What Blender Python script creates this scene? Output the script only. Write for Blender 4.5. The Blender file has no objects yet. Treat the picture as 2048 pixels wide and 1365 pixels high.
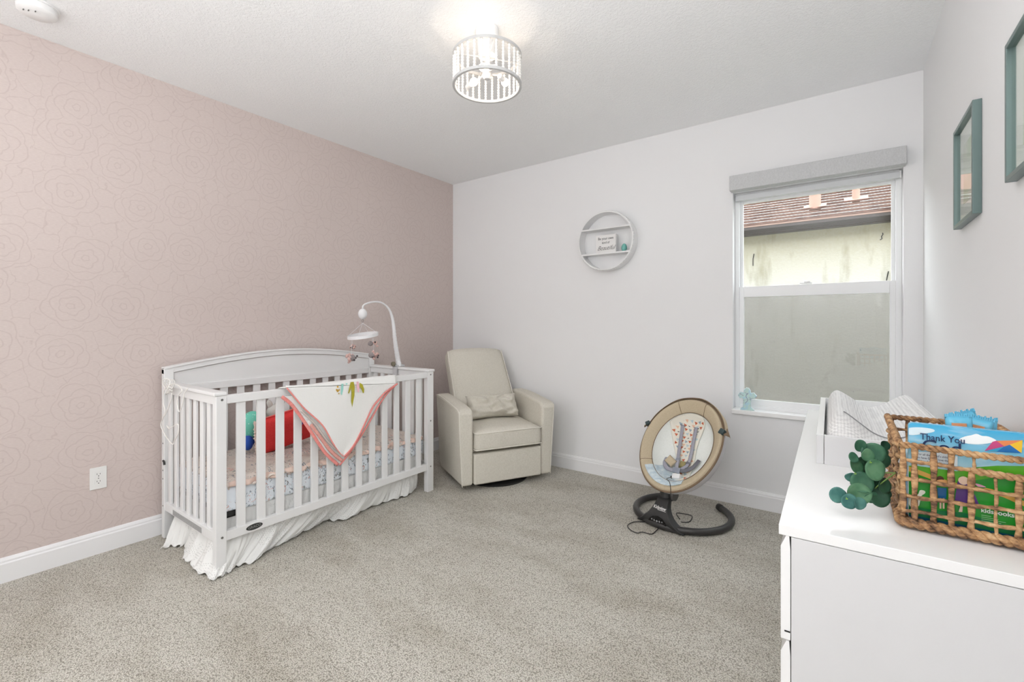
import bpy, bmesh, math, random
from mathutils import Vector, Matrix, Euler, noise
random.seed(7)
PI = math.pi
S = bpy.context.scene
COL = S.collection

# ------------------------------------------------------------------ camera, world, lights, exposure
F = 915.0; HY = 649.0; YAW = math.atan(664/915.0)
SN, CS = math.sin(YAW), math.cos(YAW)
CAM = Vector((3.341, 0.0, 1.267))
cd = bpy.data.cameras.new('camera'); cam = bpy.data.objects.new('camera', cd); COL.objects.link(cam)
cam.location = CAM; cam.rotation_euler = (PI/2, 0, YAW)
cd.sensor_width = 36.0; cd.lens = 36.0*F/2048.0
cd.shift_y = -(682.5-HY)/2048.0
cd.clip_start = 0.02
S.camera = cam

def at(px, py, ax, val):
    """point of the ray through a photo pixel on the plane coordinate[ax] == val"""
    u = (px-1024)/F; w = (HY-py)/F
    d = Vector((CS*u-SN, SN*u+CS, w))
    t = (val-CAM[ax])/d[ax]
    return CAM + d*t

W = bpy.data.worlds.new('world'); S.world = W; W.use_nodes = True
nt = W.node_tree; nt.nodes.clear()
wo = nt.nodes.new('ShaderNodeOutputWorld'); bg = nt.nodes.new('ShaderNodeBackground')
bg.inputs[0].default_value = (0.92, 0.96, 1.0, 1); bg.inputs[1].default_value = 7.0
nt.links.new(bg.outputs[0], wo.inputs[0])

def lamp(name, kind, loc, rot, energy, color=(1, 1, 1), **kw):
    l = bpy.data.lights.new(name, kind); l.energy = energy; l.color = color
    for k, v in kw.items(): setattr(l, k, v)
    o = bpy.data.objects.new(name, l); COL.objects.link(o); o.location = loc; o.rotation_euler = rot
    return o
lamp('sun', 'SUN', (0, 0, 10), (math.radians(77), 0, math.radians(24)), 1.3, (1, .93, .84), angle=0.01)
lamp('ceiling_bounce_fill', 'AREA', (3.05, -0.42, 1.45), (math.radians(180), 0, 0), 64, (1, 1, 1), shape='RECTANGLE', size=1.1, size_y=.75)  # added fill behind the camera, aimed up to brighten the ceiling
lamp('rear_left_fill', 'AREA', (0.85, -1.2, 1.4), (math.radians(92), 0, math.radians(-42)), 33, (1, 1, 1), shape='RECTANGLE', size=1.2, size_y=2.0)  # added fill in front of the solid rear wall, brightens the right wall
BULB = 34.0
S.view_settings.view_transform = 'Standard'
try: S.view_settings.look = 'None'
except Exception: pass
S.view_settings.exposure = 0.0; S.view_settings.gamma = 1.0; S.view_settings.use_curve_mapping = False
S.cycles.use_denoising = True
S.cycles.max_bounces = 10; S.cycles.diffuse_bounces = 6; S.cycles.transparent_max_bounces = 16
S.cycles.sample_clamp_indirect = 6.0

# ------------------------------------------------------------------ materials
def lin(c):
    return tuple(((x/255)/12.92 if x/255 <= .04045 else ((x/255+.055)/1.055)**2.4) for x in c[:3]) + (1,)
MATS = {}
class N:
    """small node-tree helper"""
    def __init__(s, m): s.t = m.node_tree; s.b = s.t.nodes['Principled BSDF']
    def n(s, kind, **kw):
        x = s.t.nodes.new(kind)
        for k, v in kw.items(): setattr(x, k, v)
        return x
    def l(s, a, b): s.t.links.new(a, b)
    def val(s, sock, v):
        if hasattr(v, 'node'): s.l(v, sock)
        else: sock.default_value = v
    def math(s, op, a, b=0.0, c=0.0):
        x = s.n('ShaderNodeMath', operation=op)
        s.val(x.inputs[0], a); s.val(x.inputs[1], b); s.val(x.inputs[2], c)
        return x.outputs[0]
    def noise(s, scale, vec=None, detail=2.0, rough=.5, dist=0.0):
        x = s.n('ShaderNodeTexNoise'); x.inputs['Scale'].default_value = scale; x.inputs['Detail'].default_value = detail
        x.inputs['Roughness'].default_value = rough; x.inputs['Distortion'].default_value = dist
        if vec is not None: s.l(vec, x.inputs['Vector'])
        return x
    def pos(s, scale=None):
        g = s.n('ShaderNodeTexCoord').outputs['Object']
        if scale:
            m = s.n('ShaderNodeMapping'); m.inputs['Scale'].default_value = scale; s.l(g, m.inputs[0]); return m.outputs[0]
        return g
    def ramp(s, fac, stops, interp='LINEAR'):
        r = s.n('ShaderNodeValToRGB'); r.color_ramp.interpolation = interp
        e = r.color_ramp.elements
        while len(e) < len(stops): e.new(0.5)
        for i, (p, c) in enumerate(stops): e[i].position = p; e[i].color = c if len(c) == 4 else lin(c)
        s.l(fac, r.inputs[0]); return r.outputs[0]
    def mix(s, fac, a, b):
        x = s.n('ShaderNodeMix', data_type='RGBA')
        s.val(x.inputs[0], fac); s.val(x.inputs[6], a); s.val(x.inputs[7], b)
        return x.outputs[2]
    def bump(s, h, strength=.3, dist=.01):
        x = s.n('ShaderNodeBump'); x.inputs['Strength'].default_value = strength; x.inputs['Distance'].default_value = dist
        s.l(h, x.inputs['Height']); s.l(x.outputs[0], s.b.inputs['Normal'])
    def color(s, c): s.l(c, s.b.inputs['Base Color'])

def mat(name, rgb, rough=.5, metal=0.0, spec=None, nscale=None, nstr=.2, ndist=.002, var=None, vscale=20, emit=None, coat=None):
    if name in MATS: return MATS[name]
    m = bpy.data.materials.new(name); m.use_nodes = True; k = N(m)
    k.b.inputs['Base Color'].default_value = lin(rgb); k.b.inputs['Roughness'].default_value = rough
    k.b.inputs['Metallic'].default_value = metal
    if spec is not None: k.b.inputs['Specular IOR Level'].default_value = spec
    if coat: k.b.inputs['Coat Weight'].default_value = coat; k.b.inputs['Coat Roughness'].default_value = .1
    if var:
        f = k.noise(vscale, k.pos(), 3).outputs['Fac']
        k.color(k.ramp(f, [(.3, rgb), (.7, var)]))
    if nscale: k.bump(k.noise(nscale, k.pos(), 3).outputs['Fac'], nstr, ndist)
    if emit: k.b.inputs['Emission Color'].default_value = lin(rgb); k.b.inputs['Emission Strength'].default_value = emit
    MATS[name] = m; return m

def cmat(name, fn, rough=.6):
    m = bpy.data.materials.new(name); m.use_nodes = True; k = N(m); k.b.inputs['Roughness'].default_value = rough
    fn(k); MATS[name] = m; return m

STUCCOX = mat('outer_stucco', (216, 212, 200), .9, nscale=50)
WHITE = mat('white_paint', (236, 236, 236), .38, spec=.4)
WHITEW = mat('white_wood', (231, 231, 231), .35, nscale=60, nstr=.03)
LAM = mat('white_laminate', (240, 240, 240), .22, spec=.5)
LAMG = mat('white_laminate_shaded', (216, 216, 217), .4)  # same laminate as LAM, shade of the end faces put into the colour
TRIM = mat('trim_paint', (236, 236, 237), .35)
VINYL = mat('window_vinyl', (238, 239, 240), .35)
DARK = mat('dark_gap', (18, 18, 18), .6)
BLACK = mat('black_plastic', (38, 38, 38), .45)
CHARC = mat('charcoal_metal', (62, 61, 60), .38, metal=.3)
CHROME = mat('steel_screw', (150, 150, 150), .3, metal=1)
BAND = mat('band_white', (235, 235, 232), .5)

def f_wall(rgb):
    def fn(k):
        k.b.inputs['Base Color'].default_value = lin(rgb)
        n1 = k.noise(170, k.pos(), 2).outputs['Fac']
        k.bump(n1, .12, .0015)
    return fn
WALLM = cmat('wall_white', f_wall((234, 234, 235)), .8)
def f_ceil(k):
    k.b.inputs['Base Color'].default_value = lin((243, 244, 245))
    p = k.pos()
    a = k.noise(75, p, 3, .6, .6).outputs['Fac']
    k.bump(k.ramp(a, [(.42, (0, 0, 0)), (.58, (255, 255, 255))]), .36, .0045)
CEILM = cmat('ceiling_texture', f_ceil, .85)

def f_paper(k):
    g = k.n('ShaderNodeNewGeometry').outputs['Position']
    sp = k.n('ShaderNodeSeparateXYZ'); k.l(g, sp.inputs[0])
    cb = k.n('ShaderNodeCombineXYZ'); k.l(sp.outputs[1], cb.inputs[0]); k.l(sp.outputs[2], cb.inputs[1])
    P = cb.outputs[0]
    nz = k.noise(9, P, 2)
    off = k.n('ShaderNodeVectorMath', operation='MULTIPLY_ADD')
    k.l(nz.outputs['Color'], off.inputs[0]); off.inputs[1].default_value = (.045, .045, 0); k.l(P, off.inputs[2])
    def flowers(scale, shift, rings, rmax):
        m = k.n('ShaderNodeVectorMath', operation='ADD'); k.l(off.outputs[0], m.inputs[0]); m.inputs[1].default_value = (shift, shift*.7, 0)
        v = k.n('ShaderNodeTexVoronoi', voronoi_dimensions='2D'); v.inputs['Scale'].default_value = scale; v.inputs['Randomness'].default_value = .55
        k.l(m.outputs[0], v.inputs['Vector'])
        d = k.n('ShaderNodeVectorMath', operation='SUBTRACT'); k.l(m.outputs[0], d.inputs[0]); k.l(v.outputs['Position'], d.inputs[1])
        s2 = k.n('ShaderNodeSeparateXYZ'); k.l(d.outputs[0], s2.inputs[0])
        th = k.math('ARCTAN2', s2.outputs[1], s2.outputs[0])
        L = k.n('ShaderNodeVectorMath', operation='LENGTH'); k.l(d.outputs[0], L.inputs[0])
        r0 = L.outputs['Value']
        fl = k.math('FLOOR', k.math('MULTIPLY', r0, rings))
        ph = k.math('MULTIPLY_ADD', fl, 1.9, k.math('MULTIPLY', th, 2.5))
        sc = k.math('ABSOLUTE', k.math('SINE', ph))
        rr = k.math('MULTIPLY', r0, k.math('MULTIPLY_ADD', sc, -.22, 1.15))
        q = k.math('MULTIPLY', rr, rings)
        fr = k.math('ABSOLUTE', k.math('SUBTRACT', k.math('FRACT', q), .5))
        line = k.math('SUBTRACT', 1.0, k.math('MULTIPLY', fr, 8.0)); line.node.use_clamp = True
        mask = k.math('LESS_THAN', rr, rmax)
        return k.math('MULTIPLY', line, mask), mask
    l1, m1 = flowers(3.7, 0.0, 31, .125)
    v2 = k.n('ShaderNodeTexVoronoi', voronoi_dimensions='2D', feature='DISTANCE_TO_EDGE'); v2.inputs['Scale'].default_value = 12
    sm = k.noise(16, P, 1); o2 = k.n('ShaderNodeVectorMath', operation='MULTIPLY_ADD')
    k.l(sm.outputs['Color'], o2.inputs[0]); o2.inputs[1].default_value = (.08, .05, 0); k.l(P, o2.inputs[2]); k.l(o2.outputs[0], v2.inputs['Vector'])
    l2 = k.math('SUBTRACT', 1.0, k.math('MULTIPLY', v2.outputs['Distance'], 24)); l2.node.use_clamp = True
    l2 = k.math('MULTIPLY', l2, k.math('SUBTRACT', 1.0, m1))
    line = k.math('MAXIMUM', l1, l2)
    mp = k.n('ShaderNodeMapping'); mp.inputs['Scale'].default_value = (60, 500, 1); k.l(P, mp.inputs[0])
    weave = k.noise(1.0, mp.outputs[0], 2).outputs['Fac']
    base = k.ramp(weave, [(.3, (200, 186, 181)), (.7, (210, 197, 192))])
    k.color(k.mix(k.math('MULTIPLY', line, .42), base, lin((180, 162, 158))))
    k.bump(k.math('MULTIPLY_ADD', line, -.5, weave), .10, .001)
PAPER = cmat('floral_wallpaper', f_paper, .75)

def f_carpet(k):
    p = k.pos()
    a = k.noise(210, p, 3, .7).outputs['Fac']
    b = k.n('ShaderNodeTexVoronoi'); b.inputs['Scale'].default_value = 185; k.l(p, b.inputs['Vector'])
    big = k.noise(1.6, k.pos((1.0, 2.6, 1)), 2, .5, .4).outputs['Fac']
    mid = k.noise(14, p, 2).outputs['Fac']
    f = k.math('ADD', k.math('MULTIPLY', a, .72), k.math('MULTIPLY', b.outputs['Distance'], -.35))
    c = k.ramp(f, [(.06, (160, 155, 144)), (.22, (222, 218, 208)), (.46, (242, 239, 231))])
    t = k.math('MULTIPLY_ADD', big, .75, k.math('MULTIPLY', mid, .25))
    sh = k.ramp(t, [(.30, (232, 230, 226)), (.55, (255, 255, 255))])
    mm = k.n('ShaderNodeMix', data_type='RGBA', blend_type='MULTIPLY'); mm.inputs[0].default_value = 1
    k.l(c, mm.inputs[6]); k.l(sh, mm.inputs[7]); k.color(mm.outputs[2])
    k.bump(k.math('SUBTRACT', a, b.outputs['Distance']), .75, .008)
    k.b.inputs['Specular IOR Level'].default_value = .1
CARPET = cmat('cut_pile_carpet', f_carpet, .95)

def f_linen(c1, c2, s=900, bs=.35):
    def fn(k):
        p = k.pos()
        a = k.noise(s*.35, k.pos((1, 1, .25)), 2).outputs['Fac']; b = k.noise(s*.35, k.pos((.25, .25, 1)), 2).outputs['Fac']
        f = k.math('MULTIPLY_ADD', a, .5, k.math('MULTIPLY', b, .5))
        k.color(k.ramp(f, [(.35, c1), (.65, c2)])); k.bump(f, bs, .0015)
        k.b.inputs['Specular IOR Level'].default_value = .15
    return fn
LINEN = cmat('beige_linen', f_linen((203, 198, 186), (218, 214, 203)), .9)
PIPING = mat('piping_cord', (228, 224, 214), .8)
SHADE = cmat('grey_shade_fabric', f_linen((190, 191, 192), (206, 207, 208)), .85)
TAN = cmat('tan_fabric', f_linen((184, 169, 143), (202, 188, 163), 1500), .85)
TAND = cmat('brown_fabric', f_linen((116, 98, 80), (138, 118, 98), 1500), .85)
PADW = cmat('pad_white', f_linen((226, 230, 226), (238, 241, 238), 1200, .2), .85)
STRAP = cmat('grey_webbing', f_linen((152, 152, 164), (172, 172, 182), 2000), .7)
GREENC = mat('blanket_lime', (176, 168, 52), .9); TEALC = mat('blanket_teal', (160, 216, 208), .9)
PINKC = mat('blanket_pink', (246, 196, 206), .9); GOLDC = mat('blanket_gold', (206, 166, 76), .9)
def f_quilt(k):
    k.b.inputs['Base Color'].default_value = lin((240, 240, 238))
    p = k.pos((1, 1, 1))
    v = k.n('ShaderNodeTexVoronoi', feature='DISTANCE_TO_EDGE'); v.inputs['Scale'].default_value = 95; v.inputs['Randomness'].default_value = .2
    k.l(p, v.inputs['Vector']); k.bump(v.outputs['Distance'], .5, .004)
MUSLIN = cmat('white_muslin', f_quilt, .95)
CORAL = cmat('coral_binding', f_linen((228, 136, 132), (242, 160, 154), 700), .9)
CORALD = cmat('coral_plush', f_linen((214, 150, 142), (232, 176, 166), 700), .9)

def f_floral(base1, base2, dens):
    def fn(k):
        p = k.pos()
        b = k.mix(k.noise(5, p, 2).outputs['Fac'], lin(base1), lin(base2))
        # stems and leaves: stretched blobs in two directions
        def layer(sc, scale, thr, col, prev):
            n = k.noise(1.0, k.pos(scale), 2, .5, 1.5).outputs['Fac']
            m = k.math('GREATER_THAN', n, thr)
            w = k.noise(sc, p, 1).outputs['Fac']; m = k.math('MULTIPLY', m, k.math('GREATER_THAN', w, dens))
            return k.mix(k.math('MULTIPLY', m, .8), prev, lin(col))
        c = layer(5, (26, 70, 34), .62, (104, 116, 130), b)
        c = layer(6, (60, 30, 22), .64, (128, 134, 130), c)
        c = layer(6, (22, 26, 26), .66, (214, 170, 162), c)
        c = layer(5, (38, 44, 44), .70, (162, 96, 90), c)
        k.color(c)
        k.bump(k.noise(26, p, 2).outputs['Fac'], .35, .01)
    return fn
SHEET = cmat('floral_sheet', f_floral((226, 234, 242), (236, 240, 244), .44), .9)
QUILT = cmat('floral_blanket', f_floral((206, 192, 182), (222, 214, 206), .42), .9)
def f_skirt(k):
    k.b.inputs['Base Color'].default_value = lin((232, 232, 230))
    v = k.n('ShaderNodeTexVoronoi'); v.inputs['Scale'].default_value = 130; v.inputs['Randomness'].default_value = .1
    k.l(k.pos(), v.inputs['Vector'])
    pm = k.math('GREATER_THAN', k.noise(6, k.pos(), 1).outputs['Fac'], .5)
    hole = k.math('MULTIPLY', k.math('LESS_THAN', v.outputs['Distance'], .26), pm)
    k.color(k.mix(k.math('MULTIPLY', hole, .55), lin((232, 232, 230)), lin((120, 120, 118))))
    k.bump(k.noise(40, k.pos(), 2).outputs['Fac'], .3, .006)
SKIRT = cmat('eyelet_cotton', f_skirt, .9)

def glass(name, tint=(1, 1, 1), refl=.06, rough=.0):
    m = bpy.data.materials.new(name); m.use_nodes = True; t = m.node_tree; t.nodes.clear()
    o = t.nodes.new('ShaderNodeOutputMaterial'); mx = t.nodes.new('ShaderNodeMixShader')
    tr = t.nodes.new('ShaderNodeBsdfTransparent'); tr.inputs[0].default_value = tint + (1,)
    gl = t.nodes.new('ShaderNodeBsdfGlossy'); gl.inputs['Roughness'].default_value = rough
    fr = t.nodes.new('ShaderNodeFresnel'); fr.inputs[0].default_value = 1.5
    ge = t.nodes.new('ShaderNodeNewGeometry'); q1 = t.nodes.new('ShaderNodeMath'); q1.operation = 'SUBTRACT'; q1.inputs[0].default_value = 1; q2 = t.nodes.new('ShaderNodeMath'); q2.operation = 'MULTIPLY'
    t.links.new(ge.outputs['Backfacing'], q1.inputs[1]); t.links.new(q1.outputs[0], q2.inputs[0]); t.links.new(fr.outputs[0], q2.inputs[1]); t.links.new(q2.outputs[0], mx.inputs[0]); t.links.new(tr.outputs[0], mx.inputs[1]); t.links.new(gl.outputs[0], mx.inputs[2])
    t.links.new(mx.outputs[0], o.inputs[0]); MATS[name] = m; return m
GLASS = glass('clear_glass', (.97, .98, .97))
def screen_mat():
    m = bpy.data.materials.new('insect_screen'); m.use_nodes = True; t = m.node_tree; t.nodes.clear()
    o = t.nodes.new('ShaderNodeOutputMaterial'); mx = t.nodes.new('ShaderNodeMixShader'); mx.inputs[0].default_value = .36
    tr = t.nodes.new('ShaderNodeBsdfTransparent'); df = t.nodes.new('ShaderNodeBsdfDiffuse'); df.inputs[0].default_value = lin((132, 128, 122))
    t.links.new(tr.outputs[0], mx.inputs[1]); t.links.new(df.outputs[0], mx.inputs[2]); t.links.new(mx.outputs[0], o.inputs[0]); return m
SCREEN = screen_mat()

# ------------------------------------------------------------------ mesh helpers
class MB:
    def __init__(s): s.m = bmesh.new()
    def _add(s, verts, faces):
        vs = [s.m.verts.new(v) for v in verts]
        for f in faces:
            try: s.m.faces.new([vs[i] for i in f])
            except ValueError: pass
        return s
    def box(s, a, b, M=None):
        v = [Vector((x, y, z)) for x in (a[0], b[0]) for y in (a[1], b[1]) for z in (a[2], b[2])]
        if M: v = [M @ p for p in v]
        return s._add(v, [(0, 1, 3, 2), (4, 6, 7, 5), (0, 4, 5, 1), (2, 3, 7, 6), (0, 2, 6, 4), (1, 5, 7, 3)])
    def hexa(s, p8): return s._add(p8, [(0, 3, 2, 1), (4, 5, 6, 7), (0, 1, 5, 4), (1, 2, 6, 5), (2, 3, 7, 6), (3, 0, 4, 7)])
    def prism(s, poly, off):
        n = len(poly); off = Vector(off)
        v = [Vector(p) for p in poly] + [Vector(p)+off for p in poly]
        return s._add(v, [tuple(range(n))[::-1], tuple(range(n, 2*n))] + [(i, (i+1) % n, n+(i+1) % n, n+i) for i in range(n)])
    def poly(s, pts): return s._add([Vector(p) for p in pts], [tuple(range(len(pts)))])
    def tube(s, path, r, n=8, closed=False, flat=1.0, up=None, cap=True):
        P = [Vector(p) for p in path]; k = len(P); rs = r if isinstance(r, (list, tuple)) else [r]*k
        rings = []; prev = None
        for i in range(k):
            if closed: t = P[(i+1) % k]-P[i-1]
            else: t = P[min(i+1, k-1)]-P[max(i-1, 0)]
            if t.length < 1e-9: t = Vector((0, 0, 1))
            t.normalize()
            a = Vector(up) if up else (prev if prev is not None else (Vector((0, 0, 1)) if abs(t.z) < .9 else Vector((1, 0, 0))))
            a = a - t*a.dot(t)
            if a.length < 1e-6: a = t.orthogonal()
            a.normalize(); prev = a; b = t.cross(a)
            rings.append([P[i] + a*(math.cos(2*PI*j/n)*rs[i]*flat) + b*(math.sin(2*PI*j/n)*rs[i]) for j in range(n)])
        v = [p for g in rings for p in g]; f = []
        m = k if closed else k-1
        for i in range(m):
            for j in range(n):
                f.append((i*n+j, i*n+(j+1) % n, ((i+1) % k)*n+(j+1) % n, ((i+1) % k)*n+j))
        if not closed and cap: f += [tuple(range(n))[::-1], tuple((k-1)*n+j for j in range(n))]
        return s._add(v, f)
    def lathe(s, prof, c=(0, 0, 0), n=24, M=None, sx=1, sy=1):
        v = []; f = []; c = Vector(c); k = len(prof)
        for (r, z) in prof:
            for j in range(n):
                p = Vector((math.cos(2*PI*j/n)*r*sx, math.sin(2*PI*j/n)*r*sy, z))
                v.append((M @ p if M else p) + c)
        for i in range(k-1):
            for j in range(n): f.append((i*n+j, i*n+(j+1) % n, (i+1)*n+(j+1) % n, (i+1)*n+j))
        if prof[0][0] > 1e-6: f.append(tuple(range(n))[::-1])
        if prof[-1][0] > 1e-6: f.append(tuple((k-1)*n+j for j in range(n)))
        return s._add(v, f)
    def ball(s, c, r, nu=12, nv=8, M=None):
        r = r if isinstance(r, (tuple, list)) else (r, r, r)
        pr = [(max(1e-5, math.sin(PI*i/nv)), -math.cos(PI*i/nv)) for i in range(nv+1)]
        v = []; f = []; c = Vector(c)
        for (q, z) in pr:
            for j in range(nu):
                p = Vector((math.cos(2*PI*j/nu)*q*r[0], math.sin(2*PI*j/nu)*q*r[1], z*r[2])); v.append((M @ p if M else p)+c)
        for i in range(nv):
            for j in range(nu): f.append((i*nu+j, i*nu+(j+1) % nu, (i+1)*nu+(j+1) % nu, (i+1)*nu+j))
        return s._add(v, f)
    def grid(s, fn, nu, nv, closeu=False):
        v = [fn(i/nu, j/nv) for j in range(nv+1) for i in range(nu+(0 if closeu else 1))]
        w = nu if closeu else nu+1; f = []
        for j in range(nv):
            for i in range(nu): f.append((j*w+i, j*w+(i+1) % w, (j+1)*w+(i+1) % w, (j+1)*w+i))
        return s._add([Vector(p) for p in v], f)
ROOTM = {}
def put(name, mb, m, parent=None, world=False, smooth=False, bevel=0, seg=2, solid=0, sub=0, weld=False, angle=None):
    me = bpy.data.meshes.new(name)
    if weld: bmesh.ops.remove_doubles(mb.m, verts=mb.m.verts, dist=1e-5)
    bmesh.ops.recalc_face_normals(mb.m, faces=mb.m.faces)
    if parent is not None and world:
        mb.m.transform(ROOTM[rootof(parent).name].inverted())
    mb.m.to_mesh(me); mb.m.free()
    for x in (m if isinstance(m, (list, tuple)) else [m]): me.materials.append(x)
    o = bpy.data.objects.new(name, me); COL.objects.link(o)
    if parent is not None: o.parent = parent
    else: ROOTM[o.name] = Matrix.Identity(4)
    if smooth:
        for p in me.polygons: p.use_smooth = True
        if bevel == 0 and angle:
            me.set_sharp_from_angle(angle=math.radians(angle))
    if solid:
        md = o.modifiers.new('thick', 'SOLIDIFY'); md.thickness = solid; md.offset = 0
    if bevel:
        md = o.modifiers.new('bevel', 'BEVEL'); md.width = bevel; md.segments = seg; md.limit_method = 'ANGLE'; md.angle_limit = math.radians(35)
        for p in me.polygons: p.use_smooth = True
        o.modifiers.new('wn', 'WEIGHTED_NORMAL')
    if sub:
        md = o.modifiers.new('sub', 'SUBSURF'); md.levels = sub; md.render_levels = sub
    return o
def rootof(o):
    while o.parent is not None: o = o.parent
    return o
def tag(o, label, cat, group=None, kind=None):
    o['label'] = label; o['category'] = cat
    if group: o['group'] = group
    if kind: o['kind'] = kind
    return o
def thing(name, label, cat, loc=(0, 0, 0), rz=0.0, group=None):
    o = bpy.data.objects.new(name, None); COL.objects.link(o); o.location = loc; o.rotation_euler = (0, 0, rz)
    o.empty_display_size = .1
    ROOTM[o.name] = Matrix.Translation(Vector(loc)) @ Matrix.Rotation(rz, 4, 'Z')
    return tag(o, label, cat, group)
def struct(name, mb, m, label=None, **kw):
    o = put(name, mb, m, **kw); o['kind'] = 'structure'
    if label: o['label'] = label
    return o
def dup(root, loc, rz, label):
    r = root.copy(); COL.objects.link(r); r.location = loc; r.rotation_euler = (0, 0, rz); r['label'] = label
    for ch in list(root.children):
        c = ch.copy(); COL.objects.link(c); c.parent = r
        for g in list(ch.children):
            d = g.copy(); COL.objects.link(d); d.parent = c
    return r
def text(name, body, size, org, xd, yd, m, parent, shear=0, ext=.0004, align='CENTER', sx=1.0, off=0, world=True):
    cu = bpy.data.curves.new(name, 'FONT'); cu.body = body; cu.size = size; cu.align_x = align; cu.align_y = 'CENTER'
    cu.shear = shear; cu.extrude = ext; cu.offset = off; cu.materials.append(m); cu.resolution_u = 4
    tmp = bpy.data.objects.new('tmp', cu); COL.objects.link(tmp)
    me = bpy.data.meshes.new_from_object(tmp.evaluated_get(bpy.context.evaluated_depsgraph_get()))
    bpy.data.objects.remove(tmp)
    o = bpy.data.objects.new(name, me); COL.objects.link(o)
    x = Vector(xd).normalized(); y = Vector(yd).normalized(); z = x.cross(y)
    M = Matrix.Translation(Vector(org)) @ Matrix((x*sx, y, z)).transposed().to_4x4()
    if world: M = ROOTM[rootof(parent).name].inverted() @ M
    o.parent = parent; o.matrix_local = M
    return o
def lerp(a, b, t): return a+(b-a)*t
def interp(pts, t):
    """polyline of tuples, t in 0..1 by index"""
    x = t*(len(pts)-1); i = min(int(x), len(pts)-2); f = x-i
    return Vector(pts[i]).lerp(Vector(pts[i+1]), f)
def smooth_path(pts, n=8, closed=False):
    P = [Vector(p) for p in pts]; out = []; k = len(P)
    rng = range(k if closed else k-1)
    for i in rng:
        p0 = P[i-1] if (closed or i > 0) else P[0]; p1 = P[i]; p2 = P[(i+1) % k]; p3 = P[(i+2) % k] if (closed or i+2 < k) else P[-1]
        for j in range(n):
            t = j/n; out.append(.5*((2*p1)+(p2-p0)*t+(2*p0-5*p1+4*p2-p3)*t*t+(3*p1-p0-3*p2+p3)*t**3))
    if not closed: out.append(P[-1])
    return out

# ------------------------------------------------------------------ room shell
D = 3.543; RX = 3.713; H = 2.74; YB = -1.3; T = .12
WX0, WX1, WZ0, WZ1 = 2.703, 3.625, .665, 2.20
struct('floor', MB().box((-T, YB-T, -.1), (RX+T, D+T, 0)), CARPET, 'grey beige cut pile carpet')
struct('ceiling', MB().box((-T, YB-T, H), (RX+T, D+T, H+.1)), CEILM, 'white textured ceiling')
struct('wall_left', MB().box((-T, YB, 0), (0, D, H)), PAPER, 'blush pink wall with tonal peony outline wallpaper')
struct('wall_right', MB().box((RX, YB, 0), (RX+T, D, H)), WALLM, 'white right wall')
struct('wall_rear', MB().box((0, YB-T, 0), (RX, YB, H)), WALLM)
b = MB()
TB = .16
for (x0, x1, z0, z1) in ((0, WX0, 0, H), (WX1, RX, 0, H), (WX0, WX1, 0, WZ0), (WX0, WX1, WZ1, H)):
    b.box((x0, D, z0), (x1, D+TB, z1))
struct('wall_back', b, WALLM, 'white back wall with window')
def baseboard(name, a, bb, nrm):
    a, bb, nrm = Vector(a), Vector(bb), Vector(nrm); d = bb-a
    prof = [(0, 0), (.016, 0), (.016, .092), (.011, .098), (.011, .106), (.006, .118), (0, .121)]
    return struct(name, MB().prism([a+nrm*x+Vector((0, 0, z)) for x, z in prof], d), TRIM, 'white baseboard')
baseboard('baseboard_left', (0, YB, 0), (0, D, 0), (1, 0, 0))
baseboard('baseboard_back', (0, D, 0), (RX, D, 0), (0, -1, 0))
baseboard('baseboard_right', (RX, YB, 0), (RX, D, 0), (-1, 0, 0))
baseboard('baseboard_rear', (0, YB, 0), (RX, YB, 0), (0, 1, 0))

# window: vinyl frame, two sashes, panes, screen
wf = MB(); Y0 = D+.075; Y1 = D+.15
for (x0, x1, z0, z1) in ((WX0, WX0+.03, WZ0, WZ1), (WX1-.03, WX1, WZ0, WZ1), (WX0+.03, WX1-.03, WZ1-.045, WZ1), (WX0+.03, WX1-.03, WZ0, WZ0+.03)):
    wf.box((x0, Y0, z0), (x1, Y1, z1))
win = struct('window_1', wf, VINYL, 'white single hung vinyl window', bevel=.003)
def sash(name, x0, x1, z0, z1, y, st, top, bot):
    m = MB(); yy = y+.03
    m.box((x0, y, z0), (x0+st, yy, z1)).box((x1-st, y, z0), (x1, yy, z1)).box((x0+st, y, z1-top), (x1-st, yy, z1)).box((x0+st, y, z0), (x1-st, yy, z0+bot))
    o = put(name, m, VINYL, win, bevel=.002)
    p = put('pane', MB().box((x0+st, y+.013, z0+bot), (x1-st, y+.017, z1-top)), GLASS, o)
    return o
us = sash('upper_sash', WX0+.03, WX1-.03, 1.50, WZ1-.045, D+.115, .018, .018, .03)
ls = sash('lower_sash', WX0+.022, WX1-.022, WZ0+.028, 1.535, D+.08, .036, .075, .042)
put('sash_lock', MB().box((3.10, D+.066, 1.537), (3.17, D+.085, 1.546)).box((3.125, D+.06, 1.546), (3.16, D+.08, 1.554)), VINYL, win, bevel=.002)
put('insect_screen', MB().box((WX0+.03, D+.146, WZ0+.03), (WX1-.03, D+.1465, 1.52)), SCREEN, win)
struct('trim_1', MB().box((WX0-.006, D-.022, WZ0-.028), (WX1+.006, D+.09, WZ0+.003)), mat('marble_sill', (246, 246, 246), .25), 'white window sill', bevel=.004)

rs = thing('roller_shade', 'light grey fabric covered roller shade cassette above the window', 'window shade', (3.16, D, 2.197))
put('cassette', MB().box((2.694, D-.075, 2.197), (3.634, D-.001, 2.30)), SHADE, rs, world=True, bevel=.004)
put('shade_fabric', MB().box((2.715, D+.045, 2.16), (3.61, D+.047, 2.197)), SHADE, rs, world=True)
o = put('hem_bar', MB().box((2.712, D+.036, 2.145), (3.615, D+.056, 2.185)), mat('hem_grey', (206, 208, 210), .5), rs, world=True, bevel=.004)
put('hem_bar_end', MB().box((3.612, D+.034, 2.143), (3.618, D+.058, 2.187)), WHITE, rs, world=True)

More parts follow.
